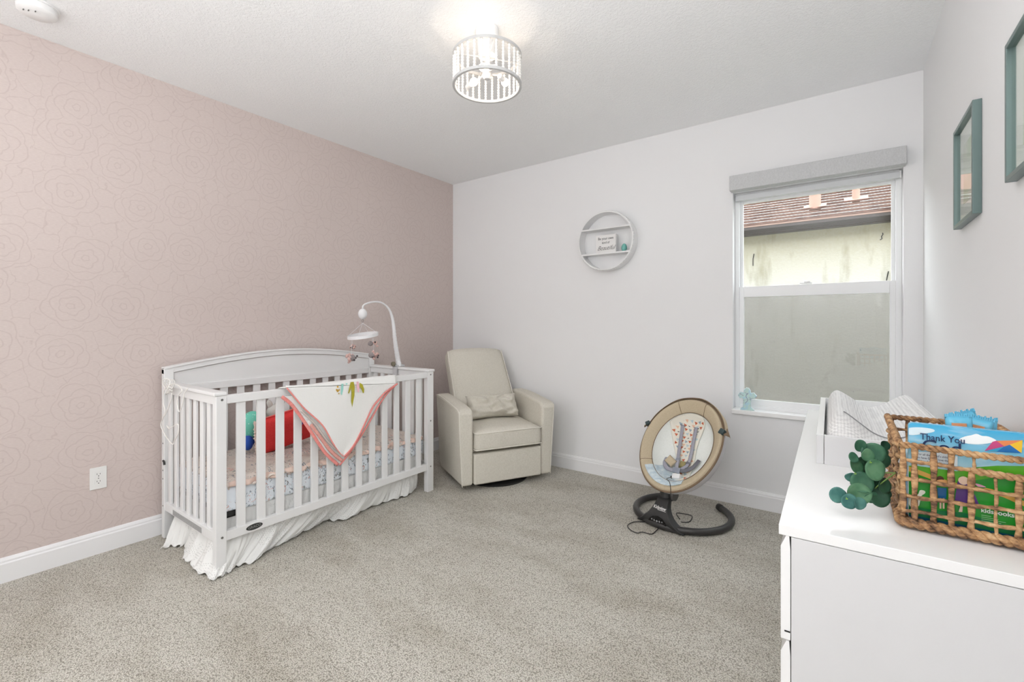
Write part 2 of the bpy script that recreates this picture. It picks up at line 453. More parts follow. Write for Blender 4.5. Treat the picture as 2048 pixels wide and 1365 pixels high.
struct('sun_block_wall', MB().box((-6, D, -.4), (-T-.001, D+TB, 2.86)).box((RX+T+.001, D, -.4), (8.5, D+TB, 2.86)).box((-6, D, -.45), (8.5, D+TB, -.101)), STUCCOX, 'unseen outer wall added to block the sun')  # unseen wings, added to keep low sun off the neighbouring wall
struct('roof', MB().prism([(-6, D+.55, 2.86), (-6, -3.2, 2.86), (-6, 0.2, 4.95)], (15, 0, 0)), mat('own_shingle', (110, 96, 86), .9), 'unseen roof over the room, added to shade the neighbouring house')  # unseen roof, added so its shadow covers the neighbouring wall and eaves
# ------------------------------------------------------------------ outside: neighbouring house
def f_stucco(k):
    g = k.n('ShaderNodeNewGeometry').outputs['Position']
    m = k.n('ShaderNodeMapping'); m.inputs['Scale'].default_value = (3.2, 1, .8); k.l(g, m.inputs[0])
    st = k.noise(1.6, m.outputs[0], 4, .6).outputs['Fac']
    fine = k.noise(50, g, 3).outputs['Fac']
    sp = k.n('ShaderNodeSeparateXYZ'); k.l(g, sp.inputs[0])
    alg = k.math('MULTIPLY', k.math('SUBTRACT', sp.outputs[2], 1.55), 1.1); alg.node.use_clamp = True   # algae stain below the eaves
    alg = k.math('MULTIPLY', alg, k.math('MULTIPLY_ADD', fine, .6, .5))
    c = k.mix(k.ramp(st, [(.56, (0, 0, 0)), (.74, (255, 255, 255))]), lin((180, 177, 172)), lin((142, 139, 127)))
    c = k.mix(k.math('MULTIPLY', alg, .8), c, lin((152, 144, 102)))
    k.color(c); k.bump(fine, .4, .01)
STUCCO = cmat('painted_stucco', f_stucco, .9)
def f_shingle(k):
    p = k.pos()
    a = k.noise(30, p, 4, .7).outputs['Fac']; v = k.n('ShaderNodeTexVoronoi'); v.inputs['Scale'].default_value = 9; k.l(k.pos((1, .1, 1)), v.inputs['Vector'])
    c = k.ramp(a, [(.3, (26, 19, 17)), (.5, (42, 31, 28)), (.75, (76, 58, 52))])
    k.color(k.mix(k.math('MULTIPLY', v.outputs['Distance'], .25), c, lin((150, 122, 108)))); k.bump(a, .5, .01); k.b.inputs['Specular IOR Level'].default_value = 0.0
SHING = cmat('brown_roof_tile', f_shingle, .9)
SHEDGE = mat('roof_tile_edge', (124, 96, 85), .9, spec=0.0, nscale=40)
SHPALE = mat('sunlit_roof_tile', (190, 158, 142), .9, nscale=30)  # sunlit strip of the roof, put into a lighter tile colour
GUT = mat('brown_gutter', (54, 46, 43), .5, nscale=15)
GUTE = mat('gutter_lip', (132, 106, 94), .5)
VENT = mat('pink_vent_pipe', (176, 132, 118), .7, nscale=30)
YW = 6.15; YG = 6.0; ZG = 2.41
hs = thing('neighbour_house', 'neighbouring house with stained pale stucco wall and brown tiled roof', 'house', (3.0, YW, -.3))
put('stucco_wall', MB().box((-3, YW, -.4), (9, YW+.2, 2.36)), STUCCO, hs, world=True)
g = MB(); g.prism([(-3, YG, ZG-.085), (-3, YG-.03, ZG-.085), (-3, YG-.07, ZG-.05), (-3, YG-.09, ZG-.05), (-3, YG-.09, ZG-.015), (-3, YG, ZG-.015)], (12, 0, 0))
gt = put('gutter', g, GUT, hs, world=True)
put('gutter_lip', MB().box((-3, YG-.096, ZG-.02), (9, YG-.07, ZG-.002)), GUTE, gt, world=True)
put('fascia_board', MB().box((-3, YG, ZG-.09), (9, YG+.03, ZG)), mat('brown_fascia', (60, 50, 46), .7), hs, world=True)
put('soffit', MB().box((-3, YG+.03, ZG-.085), (9, YW, ZG-.07)), GUT, hs, world=True)
SL = .50; n_c = 24; cl = .12
for i in range(n_c):
    y0 = YG-.03+i*cl*.92; z0 = ZG+i*cl*.92*SL+.01
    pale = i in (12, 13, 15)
    m = MB()
    x = -3.0
    q = [(x, y0, z0), (x, y0+cl, z0+cl*SL-.012), (x, y0+cl, z0+cl*SL-.004), (x, y0, z0+.010)]
    m.prism(q, (12, 0, 0))
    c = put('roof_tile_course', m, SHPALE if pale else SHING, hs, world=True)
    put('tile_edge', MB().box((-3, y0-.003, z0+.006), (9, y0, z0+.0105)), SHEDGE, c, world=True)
def roofz(y): return ZG+(y-YG)*SL+.03
for (px, y, r, h, flat) in ((1630, YG+.40, .058, .34, True), (1712, YG+.49, .036, .15, False)):
    p = at(px, 400, 1, y); zz = roofz(y)
    m = MB().lathe([(r, -.05), (r, h)], (p.x, y, zz), 18); m.lathe([(r+.015, h-.01), (r+.015, h+.02)] if flat else [(r*1.0, h), (r*.2, h+.01)], (p.x, y, zz), 18)
    v = put('vent_pipe', m, VENT, hs, world=True, smooth=True, angle=40)
    v['label'] = 'wide pink roof vent pipe' if flat else 'short pink roof vent pipe'
    Mx = Matrix.Rotation(math.atan(SL), 4, 'X')
    put('flashing', MB().box((-.11, -.06, -.003), (.11, .06, .003), Matrix.Translation((p.x, y, zz+.01)) @ Mx), VENT, v, world=True)
# twigs stuck to the stucco
for pts in (((1765, 466), (1766, 469), (1763, 473), (1764, 478), (1760, 480)), ((1508, 508), (1506, 518), (1506, 532)), ((1777, 543), (1774, 556), (1773, 562)), ((1783, 660), (1784, 668), (1782, 682), (1785, 688)),
            ((1547, 683), (1549, 683)), ((1706, 784), (1708, 784)), ((1561, 794), (1563, 795)), ((1720, 700), (1722, 701))):
    put('twig', MB().tube([at(a, c, 1, YW-.012) for a, c in pts], .0045, 6), mat('twig_black', (24, 22, 20), .9), hs, world=True)
gr = struct('ground', MB().box((-8, D+TB+.001, -.5), (14, 16, -.4)), mat('lawn_green', (104, 108, 84), .95, nscale=20, nstr=.8), 'grass strip between the houses')
# own outer wall reflected in the picture glass stays plain

# ------------------------------------------------------------------ ceiling: light fixture, smoke detector
LX, LY = 1.900, 1.775
lf = thing('ceiling_light', 'white drum ceiling light with vertical strands of wooden beads', 'ceiling light', (LX, LY, H))
WB = mat('bead_white', (232, 231, 229), .5)
RINGM = mat('ring_white', (188, 188, 188), .5)
put('canopy', MB().lathe([(.056, H-.0005), (.058, H-.02), (.058, H-.045), (.052, H-.05), (.045, H-.135), (.0, H-.135)], (LX, LY, 0), 32), WHITE, lf, world=True, smooth=True, angle=40)
R = .166; ZT, ZB = 2.600, 2.458
for z, nm in ((ZT, 'upper_ring'), (ZB, 'lower_ring')):
    m = MB(); n = 64
    m.lathe([(R-.006, z-.006), (R+.006, z-.006), (R+.006, z+.008), (R-.006, z+.008), (R-.006, z-.006)], (LX, LY, 0), n)
    bmesh.ops.delete(m.m, geom=[f for f in m.m.faces if len(f.verts) > 4], context='FACES')
    put(nm, m, RINGM, lf, world=True, smooth=True, weld=True, angle=40)
NS = 30; nb = 9
m = MB()
for q in range(nb):
    m.ball((0, 0, -(q+.5)*(ZT-ZB-.012)/nb), (.0068, .0068, .0082), 10, 6)
strand = put('bead_strand', m, WB, lf, smooth=True)
strand.location = (R, 0, ZT-H-.006)
for i in range(1, NS):
    s2 = strand.copy(); COL.objects.link(s2); s2.parent = lf
    a = 2*PI*i/NS; s2.location = (R*math.cos(a), R*math.sin(a), ZT-H-.006)
for a in (.9, .9+PI/2, .9+PI, .9+1.5*PI):
    put('spoke', MB().tube([(LX, LY, ZT-.002), (LX+R*math.cos(a), LY+R*math.sin(a), ZT-.002)], .0035, 8), RINGM, lf, world=True)
put('hub', MB().lathe([(0, ZB+.030), (.014, ZB+.032), (.024, ZB+.045), (.024, ZB+.085), (.012, ZB+.09), (.012, ZT+.01)], (LX, LY, 0), 24), mat('hub_grey', (196, 196, 197), .4), lf, world=True, smooth=True, angle=40)
BULBM = mat('bulb_glow', (255, 236, 214), .3, emit=BULB)
vr = Vector((CS, SN, 0)); vf = Vector((-SN, CS, 0))
for (cx, cy, ang) in ((-.005, -.085, 0.0), (-.075, .055, 2.2), (.085, .045, 4.3)):
    c = Vector((LX, LY, ZB+.045)) + vr*cx + vf*cy
    ax = (vr*math.cos(ang)+vf*math.sin(ang))
    s_ = put('socket', MB().tube([c+ax*.018, c+ax*.058], .0125, 16), WHITE, lf, world=True, smooth=True, angle=40)
    rot = ax.to_track_quat('Z', 'Y').to_matrix().to_4x4()
    put('bulb', MB().lathe([(1e-4, -.03), (.011, -.027), (.0185, -.016), (.019, -.004), (.013, .012), (.009, .02)], c, 16, rot), BULBM, s_, world=True, smooth=True)
    put('socket_arm', MB().tube([c+ax*.058, c+ax*.062+Vector((0, 0, .0)), Vector((LX, LY, ZB+.06))+(c-Vector((LX, LY, c.z)))*.25], .004, 8), WHITE, s_, world=True)

sc = at(74, 12, 2, H)
sd = thing('smoke_detector', 'round white smoke detector on the ceiling in the corner', 'smoke detector', (sc.x, sc.y, H))
put('mounting_base', MB().lathe([(.078, H-.0005), (.078, H-.008), (.07, H-.008)], (sc.x, sc.y, 0), 40), WHITE, sd, world=True, smooth=True, angle=40)
put('cover', MB().lathe([(.068, H-.008), (.070, H-.014), (.068, H-.034), (.056, H-.043), (0, H-.045)], (sc.x, sc.y, 0), 40), WHITE, sd, world=True, smooth=True, angle=40)
for k_, (dx, dy) in enumerate(((.02, -.03), (.035, -.01), (.01, -.045))):
    put('slot', MB().box((sc.x+dx-.006, sc.y+dy-.002, H-.0460), (sc.x+dx+.006, sc.y+dy+.002, H-.044)), mat('slot_grey', (120, 120, 120), .7), sd, world=True)

# ------------------------------------------------------------------ outlet
ol = thing('wall_outlet', 'white duplex power outlet low on the pink wall', 'outlet', (0, .703, .415))
put('cover_plate', MB().box((.0005, .668, .356), (.007, .740, .477)), mat('plate_white', (232, 232, 230), .35), ol, world=True, bevel=.003)
for zc in (.436, .396):
    pts = [Vector((.0072, .704+math.copysign(min(abs(.019*math.cos(a)), .016), math.cos(a)), zc+.0165*math.sin(a))) for a in [2*PI*i/24 for i in range(24)]]
    rc = put('receptacle', MB().prism(pts, (.002, 0, 0)), mat('plate_white', ()), ol, world=True)
    for (dy, dz, w, h) in ((-.0065, .004, .002, .008), (.0065, .004, .002, .0065), (0, -.007, .0045, .004)):
        put('slot', MB().box((.0091, .704+dy-w/2, zc+dz-h/2), (.0096, .704+dy+w/2, zc+dz+h/2)), DARK, rc, world=True)
put('screw', MB().lathe([(.003, 0), (.003, .0015)], (.007, .704, .416), 10, Matrix.Rotation(PI/2, 4, 'Y')), CHROME, ol, world=True)

# ------------------------------------------------------------------ round wall shelf with sign and egg
YF = D-.10
cl_, cr_ = at(1156.7, 487, 1, YF), at(1266, 474, 1, YF)
SC = Vector(((cl_.x+cr_.x)/2, 0, (at(1210, 421.7, 1, YF).z+at(1210, 540.7, 1, YF).z)/2)); SR = (cr_.x-cl_.x)/2
SRZ = (at(1210, 421.7, 1, YF).z-at(1210, 540.7, 1, YF).z)/2; SR = (SR+SRZ)/2
sh = thing('round_wall_shelf', 'round white wall shelf with two boards and beaded rim', 'shelf', (SC.x, D, SC.z))
RX90 = Matrix.Rotation(PI/2, 4, 'X')
m = MB(); m.lathe([(SR, 0.001), (SR, .10), (SR-.010, .10), (SR-.010, 0.001)], (SC.x, D, SC.z), 72, RX90)
bmesh.ops.delete(m.m, geom=[f for f in m.m.faces if len(f.verts) > 4], context='FACES')
put('hoop', m, WHITEW, sh, world=True, smooth=True, angle=40)
m = MB()
for i in range(120):
    a = 2*PI*i/120; m.ball((SC.x+math.cos(a)*(SR+.0005), D-.092, SC.z+math.sin(a)*(SR+.0005)), .0055, 6, 4)
o = put('bead_trim', m, WHITEW, sh, world=True, smooth=True); o['kind'] = 'stuff'
zu = at(1210, 400+480/8.53, 1, YF).z; zl = at(1210, 400+912/8.53, 1, YF).z
for z in (zu, zl):
    hw = math.sqrt(max(0, (SR-.01)**2-(z-SC.z)**2))
    put('board', MB().box((SC.x-hw, D-.098, z-.006), (SC.x+hw, D-.001, z+.006)), WHITEW, sh, world=True)
sl, sr = at(1130+530/8.53, 480, 1, D-.075), at(1130+870/8.53, 480, 1, D-.075)
sgt = at(1210, 400+600/8.53, 1, D-.075).z
sg = thing('word_sign', 'small white box sign with black saying on the round shelf', 'sign', ((sl.x+sr.x)/2, D-.06, zl+.006))
put('block', MB().box((sl.x, D-.078, zl+.006), (sr.x, D-.045, sgt)), mat('sign_white', (228, 227, 226), .5), sg, world=True, bevel=.002)
INK = mat('black_ink', (40, 40, 42), .7)
sw = sr.x-sl.x; shh = sgt-zl-.006; sx_ = (sl.x+sr.x)/2
for body, fz, sz, shr, ofs in (('Be your own', .80, .030, 0, 0), ('kind of', .57, .027, 0, 0), ('Beautiful', .27, .050, .55, -.0006)):
    text('lettering', body, sz, (sx_, D-.0786, zl+.006+shh*fz), (1, 0, .0), (0, 0, 1), INK, sg, shear=shr, sx=.86, off=ofs)
ep = at(1130+1010/8.53, 400+760/8.53, 1, D-.06)
eg = MB(); eg.lathe([(1e-4, 0)]+[(.0225*math.sin(PI*i/14)*(1-.10*math.cos(PI*i/14)*-1), .064*(1-math.cos(PI*i/14))/2) for i in range(1, 14)]+[(1e-4, .064)], (ep.x, D-.06, zl+.0062), 24)
tag(put('decorative_egg', eg, mat('turquoise_glaze', (104, 178, 178), .35, var=(124, 188, 172), vscale=14), smooth=True), 'turquoise egg standing beside the sign on the round shelf', 'egg')

# ------------------------------------------------------------------ framed pictures on right wall
FRM = mat('teal_grey_frame', (104, 122, 120), .32, metal=.35, nscale=200, nstr=.05)
def f_art(k):
    p = k.pos()
    n = k.noise(7, p, 2).outputs['Fac']
    k.color(k.ramp(n, [(.40, (226, 232, 222)), (.55, (206, 222, 196)), (.66, (226, 214, 160)), (.75, (172, 200, 204))]))
ARTM = cmat('watercolour_print', f_art, .7)
def frame(y0, y1, z0, z1, label):
    t = thing('framed_picture', label, 'picture', (RX, (y0+y1)/2, z0), group='framed prints on the right wall')
    xw = RX-.0005; xf = RX-.024; w = .014
    m = MB()
    for (a, b_, c, d) in ((y0, y0+w, z0, z1), (y1-w, y1, z0, z1), (y0+w, y1-w, z0, z0+w), (y0+w, y1-w, z1-w, z1)):
        m.box((xf, a, c), (xw, b_, d))
    put('frame', m, FRM, t, world=True, bevel=.0015)
    mt = put('mat_board', MB().box((RX-.006, y0+w, z0+w), (RX-.003, y1-w, z1-w)), mat('mat_white', (236, 240, 236), .8), t, world=True)
    cy, cz = (y0+y1)/2, (z0+z1)/2
    put('print', MB().box((RX-.0072, cy-.085, cz-.11), (RX-.0062, cy+.085, cz+.11)), ARTM, t, world=True)
    put('glass', MB().box((RX-.014, y0+w, z0+w), (RX-.012, y1-w, z1-w)), GLASS, t, world=True)
    return t
frame(2.148, 2.479, 1.638, 2.020, 'grey green framed print nearer the window corner')
frame(1.436, 1.767, 1.645, 2.012, 'grey green framed print cut by the photo edge, farther from the window')

# ------------------------------------------------------------------ crib
CY0, CY1, CX0, CX1 = .98, 2.475, .05, .805
cr = thing('crib', 'white slatted wooden baby crib with arched back panel against pink wall', 'crib', ((CX0+CX1)/2, (CY0+CY1)/2, 0))
PW = .05
def cput(n_, mb, m_=WHITEW, **kw): return put(n_, mb, m_, cr, world=True, **kw)
for (x, y) in ((CX1-PW*.85, CY0), (CX1-PW*.85, CY1-PW*1.2)):
    cput('front_leg', MB().box((x, y, 0), (x+PW*.85, y+PW*1.2 if y > 2 else y+PW, .905)), bevel=.003)
for y in (CY0, CY1-PW):
    cput('back_leg', MB().box((CX0, y, 0), (CX0+.04, y+PW, 1.00)), bevel=.003)
# back panel with arch
def arch(y): return 1.012+.078*math.sin(PI*(y-CY0)/(CY1-CY0))
n = 32
ys = [lerp(CY0, CY1, i/n) for i in range(n+1)]
ysi = [lerp(CY0+PW, CY1-PW, i/n) for i in range(n+1)]
cput('back_panel', MB().prism([(CX0+.006, y, .895) for y in (CY0+PW, CY1-PW)] + [(CX0+.006, y, arch(y)-.045) for y in reversed(ysi)], (.018, 0, 0)))
cput('arch_band', MB().prism([(CX0, y, arch(y)-.042) for y in ys]+[(CX0, y, arch(y)-.004) for y in reversed(ys)], (.038, 0, 0)), bevel=.003)
cput('arch_cap', MB().prism([(CX0-.006, y, arch(y)-.012) for y in ys]+[(CX0-.006, y, arch(y)) for y in reversed(ys)], (.052, 0, 0)), bevel=.003)
cput('back_rail', MB().box((CX0+.002, CY0+PW, .855), (CX0+.034, CY1-PW, .90)), bevel=.003)
cput('back_rail', MB().box((CX0+.005, CY0+PW, .165), (CX0+.03, CY1-PW, .21)), bevel=.003)
slat0 = None
def slat(p, size, z0, z1):
    return cput('slat', MB().box((p[0]-size[0]/2, p[1]-size[1]/2, z0), (p[0]+size[0]/2, p[1]+size[1]/2, z1)), bevel=.003)
NSL = 13
ysl = [1.105+(2.34-1.105)*i/(NSL-1) for i in range(NSL)]
base = slat((CX1-.022, ysl[0]), (.014, .046), .20, .88)
for y in ysl[1:]:
    c = base.copy(); COL.objects.link(c); c.parent = cr; c.location = (0, y-ysl[0], 0)
base = slat((CX0+.018, ysl[0]), (.014, .046), .20, .87)
for y in ysl[1:]:
    c = base.copy(); COL.objects.link(c); c.parent = cr; c.location = (0, y-ysl[0], 0)
cput('front_rail', MB().box((CX1-.036, CY0+PW, .862), (CX1-.004, CY1-.06, .905)), bevel=.003)
cput('front_rail', MB().box((CX1-.036, CY0+PW, .165), (CX1-.004, CY1-.06, .213)), bevel=.003)
for (yc, e) in ((CY0+.02, -1), (CY1-.02, 1)):
    ya, yb_ = (yc-.016, yc+.016)
    cput('end_rail', MB().box((CX0+.04, ya, .86), (CX1-.04, yb_, .905)), bevel=.003)
    cput('end_cap', MB().box((CX0+.04, yc-.03, .905), (CX1+.004, yc+.03, .925)), bevel=.005)
    cput('end_rail', MB().box((CX0+.04, ya, .165), (CX1-.04, yb_, .215)), bevel=.003)
    xs = [CX0+.04+.045+i*.0905 for i in range(7)]
    base = slat((xs[0], yc), (.042, .014), .20, .87)
    for x in xs[1:]:
        c = base.copy(); COL.objects.link(c); c.parent = cr; c.location = (x-xs[0], 0, 0)
for (y, z) in ((CY0+.028, .885), (CY0+.028, .19), (CY1-.03, .19), (CY1-.03, .535), (CY1-.03, .885)):
    cput('screw', MB().lathe([(.006, 0), (.006, .0015), (.003, .001)], (CX1, y, z), 12, Matrix.Rotation(PI/2, 4, 'Y')), CHROME)
for (z) in (.56, .40, .35, .19):
    cput('screw_hole', MB().lathe([(.004, 0), (.004, .001)], (CX0+.022, CY0, z), 10, RX90), DARK)
lg = cput('maker_badge', MB().prism([(CX1-.004, 1.166+.042*math.cos(a), .190+.0155*math.sin(a)) for a in [2*PI*i/28 for i in range(28)]], (.0015, 0, 0)), mat('badge_black', (44, 46, 46), .4))
text('lettering', 'GRACO', .019, (CX1-.0022, 1.166, .190), (0, 1, 0), (0, 0, 1), mat('badge_text', (150, 150, 148), .5), lg)
cput('warning_strip', MB().box((.22, CY0+.0025, .172), (.62, CY0+.0035, .200)), mat('label_grey', (176, 176, 176), .6, nscale=300, var=(150, 150, 150), vscale=160))
cput('mattress_bracket', MB().box((CX1-.12, CY0+.06, .262), (CX1-.05, CY0+.14, .268)).box((CX1-.056, CY0+.06, .262), (CX1-.05, CY0+.14, .295)), BLACK)
cput('mattress_bracket', MB().box((CX0+.04, CY1-.14, .262), (CX0+.12, CY1-.06, .30)), BLACK)
cput('mattress_frame', MB().box((CX0+.05, CY0+.07, .260), (CX1-.12, CY1-.07, .2785)), mat('grey_board', (200, 200, 200), .7))
cput('hook', MB().tube([(CX0+.035, CY0-.002, .46), (CX0+.055, CY0-.004, .455), (CX0+.06, CY0-.004, .44)], .006, 8), BLACK)

def puffbox(a, b_, r, amp=0.0, seed=0, nx=30, ny=20):
    """rounded soft slab as a superellipsoid-like closed mesh"""
    cx, cy, cz = [(a[i]+b_[i])/2 for i in range(3)]; hx, hy, hz = [(b_[i]-a[i])/2 for i in range(3)]
    m = bmesh.new(); bmesh.ops.create_cube(m, size=2.0)
    bmesh.ops.subdivide_edges(m, edges=m.edges[:], cuts=12, use_grid_fill=True)
    for v in m.verts:
        p = v.co.copy()
        q = Vector((p.x*hx, p.y*hy, p.z*hz))
        inner = Vector((max(-hx+r, min(hx-r, q.x)), max(-hy+r, min(hy-r, q.y)), max(-hz+r, min(hz-r, q.z))))
        d = q-inner
        if d.length > 1e-6: q = inner+d.normalized()*r
        bulge = (1-p.x**2)*(1-p.y**2)
        if amp:
            q += Vector((0, 0, amp*bulge*(1 if p.z > 0 else .3)*abs(p.z)))
            q += d.normalized()*noise.noise(q*7+Vector((seed, 0, 0)))*amp*.25 if d.length > 1e-6 else Vector()
        v.co = q+Vector((cx, cy, cz))
    o = MB(); o.m.free(); o.m = m; return o
ma = thing('crib_mattress', 'crib mattress in white floral fitted sheet with blue cast', 'mattress', (.43, 1.73, .27))
put('mattress_body', puffbox((.092, 1.045, .279), (.758, 2.425, .428), .022, .002), SHEET, ma, world=True, smooth=True)

# floral blanket with ruffled edge on the mattress
def quilt(u, v):
    x = lerp(.095, .775, u); y = lerp(1.05, 2.405, v)
    z = .446+.012*noise.noise(Vector((x*5, y*5, 1)))+.010*noise.noise(Vector((x*14, y*11, 4)))+lerp(.012, -.006, v)
    e = min(u, 1-u)*.68; e2 = min(v, 1-v)*1.35; ee = min(e, e2)
    if ee < .05:
        k = (1-ee/.05); z += -.035*k+.010*math.sin((y if e < e2 else x)*95)*k*k
        x += (.006*k*math.sin(y*70) if e < e2 else 0)
    return (x, y, z)
qb = put('ruffled_blanket', MB().grid(quilt, 60, 160), QUILT, smooth=True, solid=.006)
tag(qb, 'beige floral blanket with ruffled edge spread over the crib mattress', 'blanket')
# ruffle strip in rosy lining along the front edge
rz_ = MB().grid(lambda u, v: (.772+.008*math.sin(u*110)+.004*v, lerp(1.05, 2.39, u), lerp(.440, .412, v)+lerp(.010, -.014, u)+.006*math.sin(u*57+v)), 220, 3)
put('ruffle', rz_, mat('rose_lining', (212, 184, 172), .9, var=(228, 206, 194), vscale=18), qb, smooth=True, solid=.003)

# crib skirt
botpx = [(320.5, 1099), (340, 1092), (359, 1093), (372, 1088), (361, 1117), (384, 1121), (388, 1139), (405, 1154), (427, 1161), (446, 1152), (460, 1142), (466, 1133), (490, 1128), (508, 1122), (516, 1109), (536, 1099), (560, 1089), (572, 1081), (605, 1062), (630, 1050), (651, 1039), (673, 1043), (700, 1034), (722, 1024), (745, 1010), (775, 1002), (800, 995), (818, 991), (834, 976)]
bot = [at(a, c, 2, .012) for a, c in botpx]
toppath = []
nb_ = len(bot)
for i in range(nb_):
    if i <= 8: t = i/8; toppath.append(Vector((lerp(.12, .742, t), 1.055, .288)))
    else: t = (i-8)/(nb_-9); toppath.append(Vector((.742, lerp(1.04, 2.37, t), .288)))
def skirt(u, v):
    a = interp(toppath, u); b_ = interp(bot, u)
    # bulk of the drop is near vertical, the last part spreads on the carpet
    s = v**2.2
    p = Vector((lerp(a.x, b_.x, s), lerp(a.y, b_.y, s), lerp(a.z, b_.z, min(1, v*1.06)**.9)))
    n = Vector((0, -1, 0)) if u < 8/(nb_-1) else Vector((1, 0, 0))
    n1 = noise.noise(Vector((u*26, v*1.2, 3))); n2 = noise.noise(Vector((u*70, v*2, 9)))
    w = .05*v**.8*n1+.022*(.35+v)*n2+.003*math.sin(u*520+n1*6)*max(0, v-.25)
    if v > .9: p.z = max(.006, p.z+.008*math.sin(u*210)*(v-.9)*10)
    return p+n*w*(1-.5*s)
sk = put('crib_skirt', MB().grid(skirt, 420, 26), SKIRT, smooth=True, solid=.0025)
tag(sk, 'white eyelet cotton crib skirt trailing on the carpet', 'bed skirt')

# receiving blanket draped over the front rail
Z6 = lambda x, y: at(560+x/6.5, 740+y/6.5, 0, .835)
L1 = [Z6(60, 232), Z6(180, 375), Z6(300, 510), Z6(520, 712), Z6(650, 930), Z6(720, 1030), Z6(795, 1118)]
R1 = [Z6(1500, 178), Z6(1350, 285), Z6(1250, 395), Z6(1170, 500), Z6(1000, 850), Z6(905, 1010), Z6(805, 1122)]
L2 = [Z6(15, 350), Z6(120, 430), Z6(210, 540), Z6(330, 710), Z6(430, 860), Z6(580, 1080), Z6(745, 1235)]
R2 = [Z6(1480, 215), Z6(1400, 290), Z6(1290, 440), Z6(1100, 770), Z6(950, 1000), Z6(880, 1100), Z6(765, 1240)]
rb = thing('receiving_blanket', 'white muslin baby blanket with coral binding draped over the crib rail', 'blanket', (.84, 1.7, .38))
def drape(L, R_, xo, top):
    def fn(u, v):
        a = interp(L, v); b_ = interp(R_, v)
        p = a.lerp(b_, u)
        p.x = xo+.006*noise.noise(Vector((p.y*6, p.z*3, xo*40)))+.006*math.sin(u*5+v*2)*(v)
        return p
    return fn
put('upper_layer', MB().grid(drape(L1, R1, .853, 0), 40, 40), MUSLIN, rb, world=True, smooth=True, solid=.003)
put('lower_layer', MB().grid(drape(L2, R2, .835, 0), 40, 40), MUSLIN, rb, world=True, smooth=True, solid=.003)
def fold(u, v):
    y0, y1 = L1[0].y, R1[0].y; y = lerp(y0, y1, u)
    a = lerp(L1[0].z, R1[0].z, u)
    pts = [(.853, y, a+.002), (.848, y, a+.012), (.838, y, .913), (.81, y, .9135), (.775, y, .912), (.758, y, .90), (.752, y, .85)]
    p = interp(pts, v); p.z += .003*noise.noise(Vector((y*9, v*3, 0))); return p
put('rail_fold', MB().grid(fold, 40, 14), MUSLIN, rb, world=True, smooth=True, solid=.003)
def edge(pts, xo, r, m_, fl=.35, name='binding'):
    P = smooth_path([(xo, p.y, p.z) for p in pts], 6)
    put(name, MB().tube(P, r, 8, flat=fl, up=(1, 0, 0)), m_, rb, world=True, smooth=True)
edge(L1, .858, .0042, CORAL); edge(R1, .858, .006, CORAL)
edge(L2, .843, .0095, CORAL); edge(R2, .843, .006, CORAL)
mid = [a.lerp(b_, .5) for a, b_ in zip(L1, L2)]
mid2 = [L2[i].lerp(L1[i], .72 if i > 2 else .8) for i in range(7)]
edge([L2[3].lerp(L1[3], .3), L2[4].lerp(L1[4], .42), L2[5].lerp(L1[5], .5), L1[6]+Vector((0, 0, -.03))], .846, .010, CORALD)
edge([L2[2].lerp(L1[2], .55), L2[3].lerp(L1[3], .62), L2[4].lerp(L1[4], .75), L1[5]], .846, .006, mat('grey_trim', (206, 196, 190), .9))  # narrow grey strip between the two cloth layers
def decal(name, pts, m_, fn=Z6, xo=.8605):
    P = [fn(*p) for p in pts]; put(name, MB().prism([(xo, p.y, p.z) for p in P], (.0008, 0, 0)), m_, rb, world=True)
decal('printed_leaf', [(885, 158), (925, 152), (938, 215), (935, 330), (905, 482), (893, 400), (898, 290), (890, 232), (866, 305), (853, 300), (872, 220)], GREENC)
decal('printed_leaf', [(1002, 165), (1040, 185), (1062, 250), (1058, 298), (1044, 298), (1022, 235), (1005, 225)], GREENC)
decal('printed_petal', [(962, 152), (988, 150), (1000, 225), (995, 290), (980, 285), (965, 225)], PINKC)
decal('printed_petal', [(765, 180), (792, 178), (790, 250), (772, 328), (758, 310), (762, 240)], TEALC)
decal('printed_petal', [(822, 172), (845, 172), (842, 190), (826, 190)], TEALC)
for (x, y, r) in ((718, 218, 11), (705, 258, 10), (718, 270, 14), (738, 258, 9), (733, 305, 7)):
    decal('printed_dot', [(x+r*math.cos(i*PI/5), y+1.3*r*math.sin(i*PI/5)) for i in range(10)], GOLDC)

# items inside the crib
X35 = lambda x, y, X=.40: at(460+x/9.1, 780+y/9.1, 0, X)
rp = thing('red_pillow', 'red square cushion with embroidery standing inside the crib', 'cushion', (.40, 1.6, .43))
def pillow_mesh(c, w, h, d, M, n=18, seed=0, pw=.5, nz=.002, pin=.02):
    m = MB()
    for sgn in (1, -1):
        def fn(u, v, sgn=sgn):
            a = 2*u-1; b_ = 2*v-1
            t = max(0, (1-a**4)*(1-b_**4))**pw
            sx = a*(1-pin*(1-b_*b_)*abs(a)**3); sy = b_*(1-pin*1.6*(1-a*a)*abs(b_)**3)
            return M @ Vector((sx*w/2, sgn*(d/2*t+nz*noise.noise(Vector((a*3.5, b_*2.5, seed)))*t), sy*h/2)) + Vector(c)
        m.grid(fn, n, n)
    return m
pa, pb, pc_ = X35(500, 1125), X35(440, 560), X35(1700, 900)
RED = cmat('red_canvas', f_linen((214, 56, 58), (226, 72, 70), 900), .85)
cy_ = 1.53; w_, h_ = .40, .24
MR = Matrix.Rotation(math.radians(90), 4, 'Z') @ Matrix.Rotation(math.radians(-9), 4, 'Y') @ Matrix.Rotation(math.radians(14), 4, 'X')
pc0 = Vector((.40, (pb.y+.02)+w_/2, .588))
put('cover', pillow_mesh(pc0, w_, h_, .10, MR), RED, rp, world=True, smooth=True, weld=True)
fr_ = []
